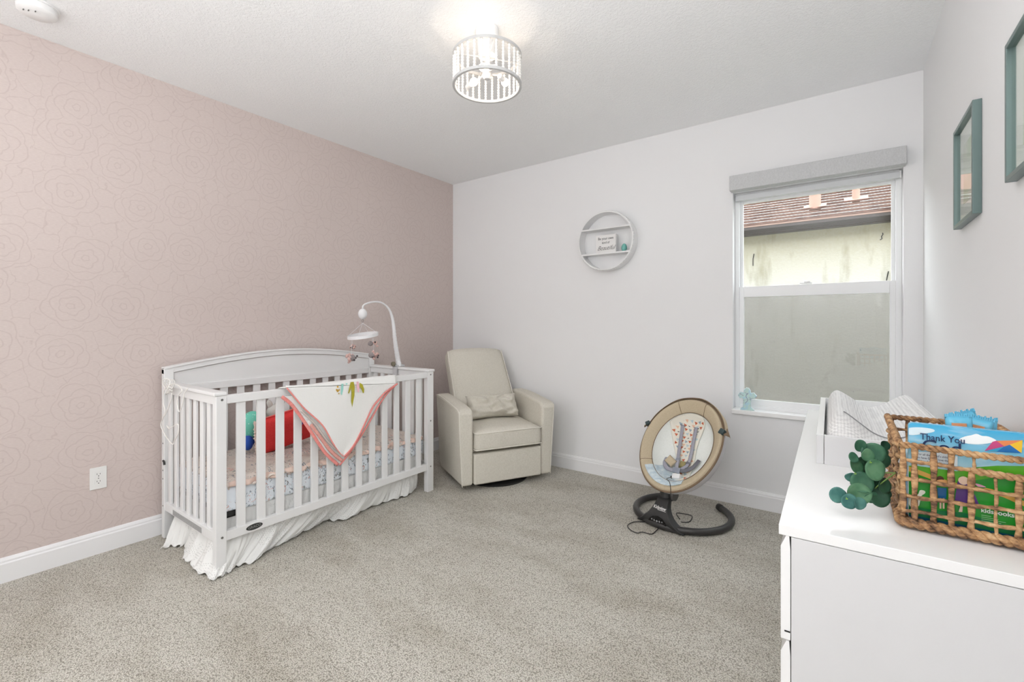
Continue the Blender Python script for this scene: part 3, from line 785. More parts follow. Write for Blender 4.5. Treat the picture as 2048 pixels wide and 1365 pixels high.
for i in range(41):
    t = i/40
    fr_.append(MR @ Vector((-w_/2-.008+.006*math.sin(i*2.2), .0, lerp(-h_/2, h_/2, t)))+pc0)
put('ruffle', MB().tube(fr_, [.013+.004*math.sin(i*2.9) for i in range(41)], 7, flat=.6), mat('cream_ruffle', (232, 214, 204), .9), rp, world=True, smooth=True)
fr_ = [MR @ Vector((lerp(-w_/2, w_/2, i/40), 0, h_/2+.004))+pc0 for i in range(41)]
put('piping', MB().tube(fr_, .004, 6), mat('red_piping', (236, 110, 104), .8), rp, world=True, smooth=True)
PUR = mat('purple_thread', (112, 72, 160), .8); ORN = mat('orange_thread', (226, 150, 70), .8)
for (dx, dz, r1, r2, m_) in ((-.008, .045, .020, .010, PUR), (.012, .052, .012, .016, PUR), (-.018, .062, .010, .007, ORN), (.018, .028, .014, .006, PUR)):
    c = MR @ Vector((.04+dx, -.051, dz))+pc0
    put('embroidery', MB().ball(c, (.003, r1, r2), 12, 6, Matrix.Rotation(dx*30, 4, 'X')), m_, rp, world=True, smooth=True)
text('lettering', 'ero', .045, MR @ Vector((.03, -.054, -.045))+pc0, MR @ Vector((1, 0, 0)), MR @ Vector((0, 0, 1)), mat('dark_red_thread', (126, 34, 40), .8), rp)
tp = X35(400, 340, .30)
def f_glit(k):
    v = k.n('ShaderNodeTexVoronoi'); v.inputs['Scale'].default_value = 55; k.l(k.pos(), v.inputs['Vector'])
    sp = k.n('ShaderNodeSeparateXYZ'); k.l(k.pos(), sp.inputs[0])
    c = k.ramp(k.math('MULTIPLY_ADD', sp.outputs[2], 6.0, .45), [(.0, (200, 70, 120)), (.12, (34, 84, 190)), (.3, (52, 130, 200)), (.38, (92, 196, 174)), (1.0, (110, 206, 184))])
    k.color(k.mix(k.math('LESS_THAN', v.outputs['Distance'], .16), c, lin((206, 238, 226))))
tl = thing('teal_plush', 'teal and blue speckled round plush leaning behind the red cushion', 'toy', (tp.x, tp.y, .475))
put('body', MB().ball((0, 0, .155), (.05, .07, .085), 24, 16), cmat('teal_glitter', f_glit, .5), tl, smooth=True)
put('foot', MB().ball((.01, -.03, .05), (.04, .03, .05), 16, 10).ball((.01, .035, .05), (.04, .03, .05), 16, 10), mat('blue_plush', (40, 84, 176), .8), tl, smooth=True)
gp = X35(800, 280, .30)
gt_ = thing('grey_plush', 'grey and plum soft toy beside the teal plush', 'toy', (gp.x, gp.y, .475))
put('body', MB().ball((0, 0, .10), (.04, .05, .10), 18, 12), mat('plum_plush', (110, 50, 96), .9), gt_, smooth=True)
put('head', MB().ball((.0, .01, .215), (.045, .055, .05), 18, 12), mat('grey_plush', (196, 194, 188), .9, nscale=80, nstr=.5), gt_, smooth=True)
put('ear', MB().ball((0, -.025, .265), (.012, .018, .035), 12, 8, Matrix.Rotation(.4, 4, 'X')), mat('grey_plush', ()), gt_, smooth=True)
put('ear', MB().ball((0, .05, .262), (.012, .018, .035), 12, 8, Matrix.Rotation(-.5, 4, 'X')), mat('grey_plush', ()), gt_, smooth=True)

# white cord looped over the crib end
Q = lambda x, y, Y=.945: at(320+x/6.825, 780+y/6.825, 1, Y)
CORD = mat('cord_white', (238, 236, 232), .45)
cb = thing('white_cord', 'thin white cord looped over the left end of the crib', 'cord', (.2, .945, .6))
put('cord_run', MB().tube(smooth_path([Q(170, -20), Q(100, -40), Q(50, 30), Q(45, 180), Q(70, 300), Q(35, 400), Q(12, 490), Q(60, 600), Q(120, 690), Q(175, 745), Q(200, 690), Q(245, 600), Q(255, 500), Q(235, 470), Q(180, 500), Q(125, 530), Q(95, 490)], 8), .0028, 6), CORD, cb, world=True, smooth=True)
put('cord_run', MB().tube(smooth_path([Q(380, -20), Q(330, 60), Q(310, 180), Q(265, 300), Q(240, 220), Q(245, 90), Q(300, 10), Q(250, -60), Q(170, -80), Q(110, -30), Q(160, 20)], 8), .0028, 6), CORD, cb, world=True, smooth=True)
put('cord_run', MB().tube(smooth_path([Q(160, 40), Q(150, 140), Q(100, 280), Q(60, 360)], 8), .0028, 6), CORD, cb, world=True, smooth=True)
cc = Q(155, -50, .965)
m = MB()
for i in range(3):
    rr = .036+.004*i
    m.tube([(cc.x+rr*math.cos(a)*.8, cc.y-.012*i+.01*math.sin(a*2), cc.z+rr*math.sin(a)) for a in [2*PI*j/24 for j in range(24)]], .003, 6, closed=True)
put('cord_coil', m, CORD, cb, world=True, smooth=True)

# mobile
MX = .43
mo = thing('crib_mobile', 'white arched crib mobile with hanging pink and grey felt flowers', 'mobile', (MX, 2.455, .925))
MOBW = mat('mobile_white', (232, 232, 234), .5, nscale=90, nstr=.3)
Z8 = lambda x, y: at(660+x/6.205, 580+y/6.205, 0, MX)
armp = smooth_path([Vector((MX, 2.452, .93)), Z8(845, 890), Z8(825, 760), Z8(805, 620), Z8(785, 420), Z8(765, 320), Z8(725, 230), Z8(650, 165), Z8(560, 148), Z8(470, 165), Z8(415, 195), Z8(405, 250)], 6)
nn = len(armp)
put('arm', MB().tube(armp, [max(.0065, .021-.024*i/nn)-(0 if i > 5 else -.004) for i in range(nn)], 14), MOBW, mo, world=True, smooth=True)
m = MB()
for i in range(2, 22):
    p = armp[i]; t = (armp[i+1]-armp[i-1]).normalized(); rr = max(.0065, .021-.024*i/nn)+.0015
    rot = (t+Vector((0, 0.25*math.sin(i*1.7), 0))).normalized().to_track_quat('Z', 'Y').to_matrix().to_4x4()
    rr -= .0015
    m.tube([p+rot @ Vector((rr*math.cos(a), rr*math.sin(a), .004*math.sin(a+i*2.1))) for a in [2*PI*j/14 for j in range(14)]], .0024, 6, closed=True)
put('sleeve_wrinkles', m, MOBW, mo, world=True, smooth=True)
put('clamp', MB().box((MX-.02, 2.405, .80), (MX+.02, 2.425, .935)).box((MX-.02, 2.405, .925), (MX+.02, 2.49, .94)).box((MX-.02, 2.488, .84), (MX+.02, 2.50, .94)), mat('clamp_grey', (196, 196, 198), .5), mo, world=True, bevel=.003)
kp = Z8(790, 920)
put('clamp_knob', MB().lathe([(.0, 0), (.018, 0), (.018, .018), (.012, .022), (0, .022)], (kp.x, kp.y+.006, kp.z), 14, RX90, ), mat('knob_olive', (128, 122, 104), .6), mo, world=True, smooth=True, angle=40)
bp = Z8(405, 300)
put('motor', MB().ball(bp, (.030, .034, .040), 24, 16), MOBW, mo, world=True, smooth=True)
put('hook_ring', MB().tube([bp+Vector((0, .008*math.cos(a), -.052+.010*math.sin(a))) for a in [2*PI*j/16 for j in range(16)]], .0018, 6, closed=True), CHROME, mo, world=True, smooth=True)
rc_ = Vector((MX, bp.y+.003, Z8(410, 568).z)); RR = .105
def rg(a, z): return rc_+Vector((RR*math.cos(a), RR*math.sin(a), z+.018*math.sin(a)))
m = MB(); ngr = 40
vs_o = []
for j in range(ngr):
    a0, a1 = 2*PI*j/ngr, 2*PI*(j+1)/ngr
    for (za, zb) in ((-.012, .012),):
        p = [rg(a0, za), rg(a1, za), rg(a1, zb), rg(a0, zb)]
        q = [rc_+(x-rc_)*1.05 for x in p]
        for k_ in range(4): q[k_].z = p[k_].z
        m.hexa([p[0], p[1], q[1], q[0], p[3], p[2], q[2], q[3]])
put('hanging_hoop', m, MOBW, mo, world=True, weld=True)
tip = bp+Vector((0, 0, -.068))
for a in (.6, .6+PI/2, .6+PI, .6+1.5*PI):
    put('hoop_string', MB().tube([tip, rg(a, .012)], .0013, 5), MOBW, mo, world=True)
FP = mat('felt_pink', (216, 182, 174), .95, nscale=200, nstr=.5); FG = mat('felt_grey', (150, 142, 142), .95, nscale=200, nstr=.5); FD = mat('felt_dark', (88, 82, 84), .95)
for (px, py, sc_, hang, a) in ((705, 695, 1.0, 0, PI*1.02), (703, 717, 1.45, 1, PI*1.35), (745, 688, 1.1, 2, .35), (747, 711, 1.35, 3, -.1)):
    top = rg(a, -.012)
    dep_x = top.x
    p = at(px, py, 0, MX+ (top.x-MX)*.0)
    p = Vector((lerp(MX, top.x, .35), p.y, p.z))
    p = CAM+(at(px, py, 0, p.x)-CAM)
    st = put('toy_string', MB().tube([Vector((p.x, p.y, rc_.z-.02)), p], .0012, 5), MOBW, mo, world=True)
    rnd = random.Random(hang); m = MB()
    s_ = .0185*sc_
    g = put('felt_body', MB().ball(p+Vector((0, .006 if hang < 2 else -.018, .002)), (s_*.8, s_*1.0, s_*.9), 12, 8), FG, st, world=True, smooth=True)
    for j in range(9):
        c = p+Vector((rnd.uniform(-.6, 1)*s_, rnd.uniform(-1.2, .4)*s_+(0 if hang < 2 else .022), rnd.uniform(-1, 1)*s_))
        m.ball(c, (s_*.35, s_*.6, s_*.35), 8, 6, Matrix.Rotation(rnd.uniform(0, 3), 4, 'X'))
    put('felt_petals', m, FP, st, world=True, smooth=True)
    m = MB()
    for j in range(3):
        c = p+Vector((s_*.7, rnd.uniform(-1.3, 1.3)*s_, rnd.uniform(-.8, .8)*s_)); m.ball(c, s_*.28, 8, 6)
    put('felt_bud', m, FD, st, world=True, smooth=True)

# ------------------------------------------------------------------ glider recliner chair
TH = math.radians(61.5)
fm = Vector((1.214, 2.885, 0)); fdir = Vector((math.sin(TH), -math.cos(TH), 0))
CB = fm-fdir*.30
ch = thing('recliner_chair', 'beige linen upholstered glider recliner in the corner', 'armchair', (CB.x, CB.y, 0), TH)
HW = .405
def armp_(side):
    s = side
    # side profile in (y,z), arm is lofted between an inner and an outer face with an outward flare
    prof = [(-.30, .045), (-.305, .30), (-.312, .585), (-.30, .612), (-.26, .632), (-.10, .650), (.10, .668), (.26, .672), (.285, .66), (.285, .10), (.24, .045)]
    m = MB(); out = []; inn = []
    for (y, z) in prof:
        fl = .032*(z/.65)
        out.append(Vector((s*(HW-.022+fl), y, z))); inn.append(Vector((s*(.292+.004*(z/.65)), y, z)))
    n = len(prof)
    m._add(out+inn, [tuple(range(n)), tuple(range(2*n-1, n-1, -1))]+[(i, (i+1) % n, n+(i+1) % n, n+i) for i in range(n)])
    o = put('arm', m, LINEN, ch, bevel=.022, seg=4)
    pp = [Vector((s*(HW-.022+.032*(z/.65)-.0055), y+(.0065 if y < -.295 else 0), z-(.0075 if z > .6 else 0))) for (y, z) in prof[:9]]
    put('piping', MB().tube([p for p in smooth_path(pp, 4)], .0042, 6), PIPING, o, smooth=True)
armp_(1); armp_(-1)
put('body', MB().box((-.30, -.24, .05), (.30, .27, .30)), LINEN, ch, bevel=.01)
put('outside_back', MB().hexa([Vector(p) for p in ((-.33, .20, .08), (.33, .20, .08), (.32, .285, .08), (-.32, .285, .08), (-.30, .20, .62), (.30, .20, .62), (.30, .285, .62), (-.30, .285, .62))]), LINEN, ch, bevel=.02, seg=3)
put('footrest_panel', MB().box((-.290, -.312, .048), (.290, -.235, .283)), LINEN, ch, bevel=.016, seg=4)
cu = put('seat_cushion', puffbox((-.288, -.335, .298), (.288, .20, .455), .035, .030), LINEN, ch, smooth=True)
for z in (.440, .315):
    P = [(-.284, -.12, z), (-.285, -.312, z), (-.280, -.326, z), (-.268, -.333, z), (-.15, -.335, z+.001), (0, -.336, z+.002), (.15, -.335, z+.001), (.268, -.333, z), (.280, -.326, z), (.285, -.312, z), (.284, -.12, z)]
    put('piping', MB().tube(P, .004, 6), PIPING, cu, smooth=True)
# reclined back
def backm():
    z0, z1 = .40, 1.045; y0, y1 = .10, .50
    m = bmesh.new(); bmesh.ops.create_cube(m, size=2.0)
    bmesh.ops.subdivide_edges(m, edges=m.edges[:], cuts=10, use_grid_fill=True)
    for v in m.verts:
        p = v.co.copy(); t = (p.z+1)/2; w = lerp(.283, .268, t)
        r = .03; hx, hy, hz = w, .065, .33
        q = Vector((p.x*hx, p.y*hy, p.z*hz)); inn = Vector((max(-hx+r, min(hx-r, q.x)), max(-hy+r, min(hy-r, q.y)), max(-hz+r, min(hz-r, q.z))))
        d = q-inner_(q, inn)
        if d.length > 1e-6: q = inn+d.normalized()*r
        if p.y < 0: q.y -= .028*(1-p.x**2)*(1-(p.z*.9)**4)
        q.z += .018*(1-p.x**2)*(1 if p.z > .2 else 0)*t
        ang = math.atan2(y1-y0, z1-z0)
        M = Matrix.Rotation(-ang*1.0, 4, 'X')
        v.co = M @ q + Vector((0, (y0+y1)/2+.02, (z0+z1)/2))
    o = MB(); o.m.free(); o.m = m; return o
def inner_(q, inn): return inn
bk = put('backrest', backm(), LINEN, ch, smooth=True)
ang = math.atan2(.40, .645); MBk = Matrix.Translation((0, .32, .7225)) @ Matrix.Rotation(-ang, 4, 'X')
for s in (-1, 1):
    P = [MBk @ Vector((s*lerp(.283, .268, t)*.985, -.062, lerp(-.30, .315, t))) for t in [i/8 for i in range(9)]]
    put('piping', MB().tube(P, .004, 6), PIPING, bk, smooth=True)
put('swivel_base', MB().lathe([(.0, 0), (.27, 0), (.275, .012), (.25, .022), (.08, .03), (.08, .05), (0, .05)], (0, -.03, 0), 40), BLACK, ch, smooth=True, angle=35)
lp = thing('lumbar_pillow', 'small beige linen lumbar pillow on the recliner seat', 'cushion', (CB+Matrix.Rotation(TH, 3, 'Z') @ Vector((-.0, .02, .475))), TH)
PM = Matrix.Rotation(math.radians(-24), 4, 'X')
put('cover', pillow_mesh((.0, 0, .098), .46, .205, .15, PM, 30, 3, .44, .055, .07), LINEN, lp, smooth=True, weld=True)

# ------------------------------------------------------------------ baby swing
bc = Vector((2.475, 3.11, 0))
bs = thing('baby_swing', 'tan and white baby swing seat on charcoal curved stand', 'baby swing', (bc.x, bc.y, 0))
def sput(n_, mb, m_, par=None, **kw): return put(n_, mb, m_, par or bs, world=True, **kw)
SRG = .295
a0, a1 = math.radians(132), math.radians(132+276)
arc = []
for i in range(61):
    a = lerp(a0, a1, i/60); arc.append(bc+Vector((SRG*math.cos(a), SRG*math.sin(a)*.98, .024)))
stand = sput('stand', MB().tube(arc, .021, 14), CHARC, smooth=True)
sput('end_foot', MB().tube([arc[-1], arc[-1]+(arc[-1]-arc[-2]).normalized()*.03], .0235, 14), BLACK, stand, smooth=True)
sput('end_foot', MB().tube([arc[0], arc[0]+(arc[0]-arc[1]).normalized()*.03], .0235, 14), BLACK, stand, smooth=True)
# triangular pylon rising from the front left of the ring
K2 = lambda x, y, Y: at(1280+x/13.65, 980+y/13.65, 1, Y)
aL, aR = math.radians(203), math.radians(262)
def ringp(a, r=SRG, z=.0): return bc+Vector((r*math.cos(a), r*math.sin(a)*.98, z))
ntop = at(1331, 1002, 2, .135)      # neck centre where the pylon narrows
ntop = Vector((2.428, 2.915, .15))
pyl = []
npy = 14
acr = ringp(math.radians(257), 1.0)-bc; acr.normalize(); tang = Vector((-acr.y, acr.x, 0))
m = MB(); rows = []
for i in range(npy+1):
    t = i/npy
    hw = .040+.125*(1-t)**2.2
    zc = lerp(.004, .175, t)
    ctr = ringp(math.radians(257), SRG+.008, 0).lerp(Vector((ntop.x, ntop.y, 0)), t**1.7)
    th_ = lerp(.024, .026, t)
    row = []
    for s, d in ((-1, 1), (1, 1), (1, -1), (-1, -1)):
        # follow the ring at the base
        off = tang*(s*hw)
        bend = -acr*(hw*hw*1.6)*(1-t)
        row.append(ctr+off+bend+acr*(d*th_)+Vector((0, 0, zc+(.012 if d < 0 else 0))))
    rows.append(row)
vv = [p for r_ in rows for p in r_]; ff = [(0, 1, 2, 3), tuple(npy*4+j for j in (3, 2, 1, 0))]
for i in range(npy):
    for j in range(4): ff.append((i*4+j, i*4+(j+1) % 4, (i+1)*4+(j+1) % 4, (i+1)*4+j))
m._add(vv, ff)
py_ = sput('control_pylon', m, BLACK, bevel=.005)
nk = Vector((ntop.x+.002, ntop.y+.012, .165))
sput('neck', MB().tube([nk+Vector((0, 0, -.01)), nk+Vector((.003, .02, .10))], .043, 20), BLACK, smooth=True, angle=40)
sput('pivot_disc', MB().tube([nk+tang*.044+Vector((0, 0, .035)), nk+tang*.062+Vector((0, 0, .035))], .038, 20), mat('disc_grey', (84, 82, 80), .4), smooth=True, angle=40)
# front face directions on the pylon
def pyf(s, t, lift=.001):
    """point on the outer pylon face: s -1..1 across, t 0..1 up"""
    i = min(int(t*npy), npy-1); f = t*npy-i
    a = rows[i][0].lerp(rows[i+1][0], f); b_ = rows[i][1].lerp(rows[i+1][1], f)
    return a.lerp(b_, (s+1)/2)+acr*lift
xd = (pyf(1, .5)-pyf(-1, .5)).normalized(); yd = (pyf(0, .8)-pyf(0, .5)).normalized()
sgn = 1 if xd.dot(vr) > 0 else -1
text('lettering', 'Kidsview', .029, pyf(0, .70, .004), xd*sgn, yd, mat('logo_white', (232, 232, 230), .5), py_, shear=.15, sx=.8, off=.0004)
sput('logo_underline', MB().tube([pyf(0, .635, .0035)-xd*sgn*.01, pyf(0, .635, .0035)+xd*sgn*.045], .0015, 4), mat('logo_white', ()), py_)
pp = []
for (s, t) in [(-.66, .20), (-.66, .30), (-.5, .39), (0, .44), (.5, .39), (.66, .30), (.66, .20), (.5, .165), (0, .15), (-.5, .165)]:
    w_s = s
    pp.append(pyf(w_s*.8, t, .002))
panel = sput('button_panel', MB().prism(pp, acr*.003), mat('gloss_black', (12, 12, 14), .12), py_)
for k_, (s, t, r) in enumerate(((-.44, .29, .0045), (-.22, .275, .0055), (0, .27, .0065), (.22, .275, .0055), (.44, .29, .0045))):
    c = pyf(s*.8, t, .0062)
    rot = acr.to_track_quat('Z', 'Y').to_matrix().to_4x4()
    sput('button', MB().lathe([(0, 0), (r, 0), (r, .001), (r*.55, .0012), (r*.55, .0004), (0, .0004)], c, 14, rot), mat('button_grey', (150, 150, 152), .5), panel, smooth=False)

# seat shell
C0 = Vector((2.47, 3.055, .491))
la = math.radians(72.2); el = math.radians(52.2)
Lx = Vector((math.cos(el)*math.cos(la), math.cos(el)*math.sin(la), math.sin(el)))
Wx = Vector((math.sin(la), -math.cos(la), 0)); Nx = Wx.cross(Lx)
ro = math.radians(-2.5); Lx, Wx = Lx*math.cos(ro)+Wx*math.sin(ro), Wx*math.cos(ro)-Lx*math.sin(ro)
AA, BB = .328, .272
def egg(a):
    # a=90deg is the head end; head a little narrower than the lap
    x = math.cos(a); y = math.sin(a)
    return x*BB*(1+.028*y), y*AA
def sp_(a, r, n_):
    x, y = egg(a); return C0+Wx*(x*r)+Lx*(y*r)+Nx*n_
def shellf(p0, p1, prof):
    def fn(u, v):
        a = 2*PI*u; i = v*(len(prof)-1); j = min(int(i), len(prof)-2); f = i-j
        r = lerp(prof[j][0], prof[j+1][0], f); n_ = lerp(prof[j][1], prof[j+1][1], f)
        return sp_(a, r, n_)
    return fn
def prof_smooth(pts, n=4): return [(p.x, p.y) for p in smooth_path([(a, b_, 0) for a, b_ in pts], n)]
pr = prof_smooth([(1.0, .0), (.97, .012), (.90, .004), (.80, -.022), (.75, -.04)])
rimf = MB().grid(lambda u, v: sp_(2*PI*u, interp([(a, b_, 0) for a, b_ in pr], v).x, interp([(a, b_, 0) for a, b_ in pr], v).y+.0025*math.sin(2*PI*u*46)*math.sin(v*PI)*max(0, -math.sin(2*PI*u)+.2)), 160, 16, closeu=True)
sput('padded_rim', rimf, TAN, smooth=True, weld=True)
pr2 = prof_smooth([(.755, -.036), (.72, -.062), (.66, -.088), (.56, -.108), (.40, -.124), (.2, -.13), (.001, -.13)])
sput('seat_liner', MB().grid(lambda u, v: sp_(2*PI*u, interp([(a, b_, 0) for a, b_ in pr2], v).x, interp([(a, b_, 0) for a, b_ in pr2], v).y), 80, 24, closeu=True), PADW, smooth=True, weld=True)
sput('liner_seam', MB().tube([sp_(2*PI*i/80, .755, -.034) for i in range(80)], .0022, 6, closed=True), TAND, smooth=True)
pr3 = prof_smooth([(1.0, -.002), (1.01, -.02), (.98, -.06), (.88, -.11), (.68, -.148), (.4, -.162), (.001, -.166)])
sput('outer_shell', MB().grid(lambda u, v: sp_(2*PI*u, interp([(a, b_, 0) for a, b_ in pr3], v).x, interp([(a, b_, 0) for a, b_ in pr3], v).y), 80, 20, closeu=True), mat('shell_grey', (206, 204, 206), .7), smooth=True, weld=True)
sput('rim_tube', MB().tube([sp_(2*PI*i/90, 1.008, -.006) for i in range(90)], .007, 8, closed=True), TAND, smooth=True)
for a in (68, 112, 212):
    sput('rim_seam', MB().tube([sp_(math.radians(a), r, n_+.0015) for r, n_ in pr], .0014, 5), TAND)
def depth_r(x, y):
    """surface height (along the normal) of the liner at shell coords x (across), y (along)"""
    yy = y/AA; xx = x/(BB*(1+.028*yy)); r = min(.99, math.sqrt(xx*xx+yy*yy))
    P_ = pr2 if r < .755 else pr
    P_ = sorted(P_)
    for i in range(len(P_)-1):
        if P_[i][0] <= r <= P_[i+1][0]:
            f = (r-P_[i][0])/max(1e-6, P_[i+1][0]-P_[i][0]); return lerp(P_[i][1], P_[i+1][1], f)
    return P_[-1][1]
def on(x, y, lift): return C0+Wx*x+Lx*y+Nx*(depth_r(x, y)+lift)
# printed head and back insert
def icx(y): return interp([(.035, 0, 0), (.02, 0, 0), (0, 0, 0), (-.03, 0, 0), (-.046, 0, 0), (-.040, 0, 0), (-.034, 0, 0)], max(0, min(1, (y+.20)/.46))).x
def ihw(y):
    w = lerp(.055, .128, max(0, min(1, (y+.10)/.34)))
    return w*math.sqrt(max(.02, 1-(max(0, y-.19)/.075)**2)) if y > .19 else w
def rclamp(x, y, lim=.74):
    rr_ = math.hypot(x/(BB*(1+.028*y/AA)), y/AA)
    return (x*lim/rr_, y*lim/rr_) if rr_ > lim else (x, y)
def ins(u, v):
    y = lerp(-.215, .262, v); w = ihw(y)
    x = lerp(-w, w, u)+icx(y)
    x, y = rclamp(x, y)
    return on(x, y, .008)
insert = sput('printed_insert', MB().grid(ins, 14, 40), mat('insert_cream', (232, 228, 216), .85), smooth=True, solid=.006)
rnd = random.Random(5)
cols = [mat('print_rust', (196, 104, 70), .9), mat('print_slate', (150, 166, 176), .9), mat('print_peach', (226, 186, 158), .9), mat('print_ink', (70, 78, 86), .9), mat('print_mist', (186, 204, 208), .9)]
prints = [MB() for _ in cols]
for r_ in range(18):
    for c_ in range(9):
        y = -.19+r_*.0262+rnd.uniform(-.004, .004); x = icx(y)-.112+c_*.029+(.0145 if r_ % 2 else 0)+rnd.uniform(-.003, .003)
        if abs(x-icx(y)) > ihw(y)-.014 or rclamp(x, y, .68) != (x, y): continue
        ci = [1, 0, 3, 2, 4, 0][(c_+r_*2) % 6]; q_ = .012 if ci in (0, 1, 2, 4) else .006
        a = rnd.uniform(-.5, .5)
        tri = [(-1, .6), (1, .6), (.1, -.9)] if ci != 3 else [(-1, .3), (1, .5), (.9, -.3), (-1, -.5)]
        prints[ci].poly([on(x+q_*(p[0]*math.cos(a)-p[1]*math.sin(a)), y+q_*(p[0]*math.sin(a)+p[1]*math.cos(a)), .0125) for p in tri])
for mb_, m_ in zip(prints, cols):
    o = put('printed_shapes', mb_, m_, insert, world=True); o['kind'] = 'stuff'
# harness
def strip(name, pts, w, m_, th_=.004, par=None, lift=.018):
    P = smooth_path([on(x, y, l + lift) for x, y, l in pts], 6); mbx = MB(); mbx.tube(P, w/2, 8, flat=.22, up=Nx)
    return sput(name, mbx, m_, par, smooth=True)
hl = strip('harness_strap', [(-.078, .170, .0), (-.066, .06, .004), (-.040, -.05, .012), (-.012, -.12, .03), (.006, -.155, .035)], .024, STRAP)
hr = strip('harness_strap', [(.018, .172, .0), (.022, .08, .002), (.040, -.03, .006), (.045, -.10, .015), (.02, -.15, .03)], .024, STRAP)
for x in (-.078, .018):
    strip('strap_slot', [(x-.018, .173, 0), (x+.018, .171, 0)], .006, mat('slot_slate', (92, 96, 110), .8), lift=.013)
wl = strip('waist_strap', [(-.115, -.075, .0), (-.108, -.12, .008), (-.07, -.155, .02), (-.01, -.165, .035)], .026, STRAP)
wr = strip('waist_strap', [(.105, -.045, .0), (.09, -.10, .008), (.06, -.14, .02), (.02, -.16, .035)], .026, mat('webbing_dark', (112, 112, 120), .7))
bk_ = on(.008, -.160, .055)
RotL = Matrix((Wx, Lx, Nx)).transposed().to_4x4()
def sbox(name, c, hs_, m_, par=None, bev=.004, rot=0.0):
    M = Matrix.Translation(c) @ RotL @ Matrix.Rotation(rot, 4, 'Z')
    return sput(name, MB().box([-h for h in hs_], hs_, M), m_, par, bevel=bev)
sbox('buckle', bk_, (.026, .018, .008), mat('buckle_grey', (142, 148, 160), .4))
sbox('strap_adjuster', on(-.03, -.075, .035), (.015, .012, .004), mat('buckle_grey', ()))
sbox('strap_adjuster', on(.044, -.085, .03), (.015, .010, .004), mat('webbing_dark', ()))
pd = sput('crotch_pad', pillow_mesh(on(-.07, -.10, .040), .075, .055, .02, RotL @ Matrix.Rotation(PI/2, 4, 'X') @ Matrix.Rotation(-.5, 4, 'Y'), 10), TAN, smooth=True, weld=True)
pd = sput('crotch_pad', pillow_mesh(on(.008, -.10, .024), .045, .05, .02, RotL @ Matrix.Rotation(PI/2, 4, 'X'), 10), mat('olive_pad', (150, 140, 96), .9), smooth=True, weld=True)
# lap end of the insert
def lap(u, v):
    a = math.radians(lerp(222, 298, u)); r = lerp(.90, .50, v); y = 0
    x, yy = egg(a); return on(x*r, yy*r, .004)
sput('lap_insert', MB().grid(lap, 24, 12), mat('lap_blue_white', (220, 230, 234), .85, var=(178, 198, 210), vscale=40), smooth=True, solid=.003)
# side clips and folded canopy
CLIP = mat('clip_teal', (52, 68, 70), .5)
sbox('canopy_clip', sp_(math.radians(163), 1.05, .004), (.016, .014, .016), CLIP, rot=.6)
sbox('canopy_clip', sp_(math.radians(22), 1.0, .004), (.016, .018, .016), CLIP, rot=-.3)
def canopy(u, v):
    a = math.radians(lerp(163, 21, u)); bulge = math.sin(PI*u)
    r = 1.045+.012*bulge*math.sin(u*23)*.5+.02*math.sin(PI*v)*(1+.3*math.sin(u*37))
    n_ = lerp(.012, -.075, v)*(.55+.45*bulge)
    return sp_(a, r, n_-.01)
cn = sput('folded_canopy', MB().grid(canopy, 70, 10), TAN, smooth=True, solid=.005)
sput('canopy_edge', MB().tube([canopy(i/60, 0) for i in range(61)], .004, 6), TAND, cn, smooth=True)
for a, s in ((166, 1), (18, 1)):
    p0, p1 = sp_(math.radians(a), 1.03, .0), sp_(math.radians(a+(4 if a > 90 else -4)), 1.22 if a > 90 else 1.16, -.03)
    p2 = sp_(math.radians(a-(16 if a > 90 else -16)), 1.06, -.04)
    q1 = p1.lerp(p0, .35)+Lx*.012; q2 = p1.lerp(p2, .3)
    sput('canopy_flap', MB().prism([p0, q1, p1.lerp((p0+p2)/2, .15), q2, p2], Nx*.010), TAND, cn, bevel=.004)
# power adapter lying in the lap and its cord
ad = thing('power_adapter', 'white plug adapter with black cord lying in the baby swing seat', 'adapter', on(.012, -.195, .02))
M = Matrix.Translation(on(.014, -.196, .026)) @ RotL @ Matrix.Rotation(.15, 4, 'Z')
put('adapter_body', MB().box((-.027, -.017, -.014), (.027, .017, .014), M), mat('adapter_white', (240, 240, 240), .35), ad, world=True, bevel=.005)
put('adapter_plug', MB().box((-.038, -.014, -.008), (-.024, .0, .008), M), BLACK, ad, world=True, bevel=.002)
CP = lambda x, y, z: at(1230+x/4.403, 780+y/4.403, 2, z)
aY = bc.y-.33
CQ = lambda x, y, Y: at(1230+x/4.403, 780+y/4.403, 1, Y)
cp = [M @ Vector((-.036, -.007, 0)), CQ(455, 785, 2.83), CQ(480, 815, 2.80), CQ(490, 880, 2.79), CQ(488, 960, 2.82), CQ(470, 1050, 2.82)]
put('cord', MB().tube(smooth_path(cp, 6), .0022, 6), BLACK, ad, world=True, smooth=True)
sc2 = thing('swing_cord', 'thin black cord lying on the carpet around the swing stand', 'cord', (2.3, 2.8, 0))
put('cord_loop', MB().tube(smooth_path([CP(270, 1165, .006), CP(170, 1165, .006), CP(112, 1195, .006), CP(130, 1230, .006), CP(190, 1262, .006), CP(240, 1255, .006), CP(320, 1272, .006), CP(355, 1250, .006), CP(390, 1215, .006)], 6), .0028, 6), BLACK, sc2, world=True, smooth=True)
put('cord_loop', MB().tube(smooth_path([CP(570, 1140, .006), CP(540, 1090, .006), CP(600, 1092, .006), CP(668, 1108, .006), CP(678, 1130, .006), CP(650, 1165, .006), CP(580, 1166, .006)], 6), .0028, 6), BLACK, sc2, world=True, smooth=True)

# ------------------------------------------------------------------ cross ornament on sill
cxp = at(1494, 790, 1, D+.0)
co = thing('cross_ornament', 'pale blue painted cross figurine on the window sill', 'ornament', (cxp.x, D+.0, WZ0))
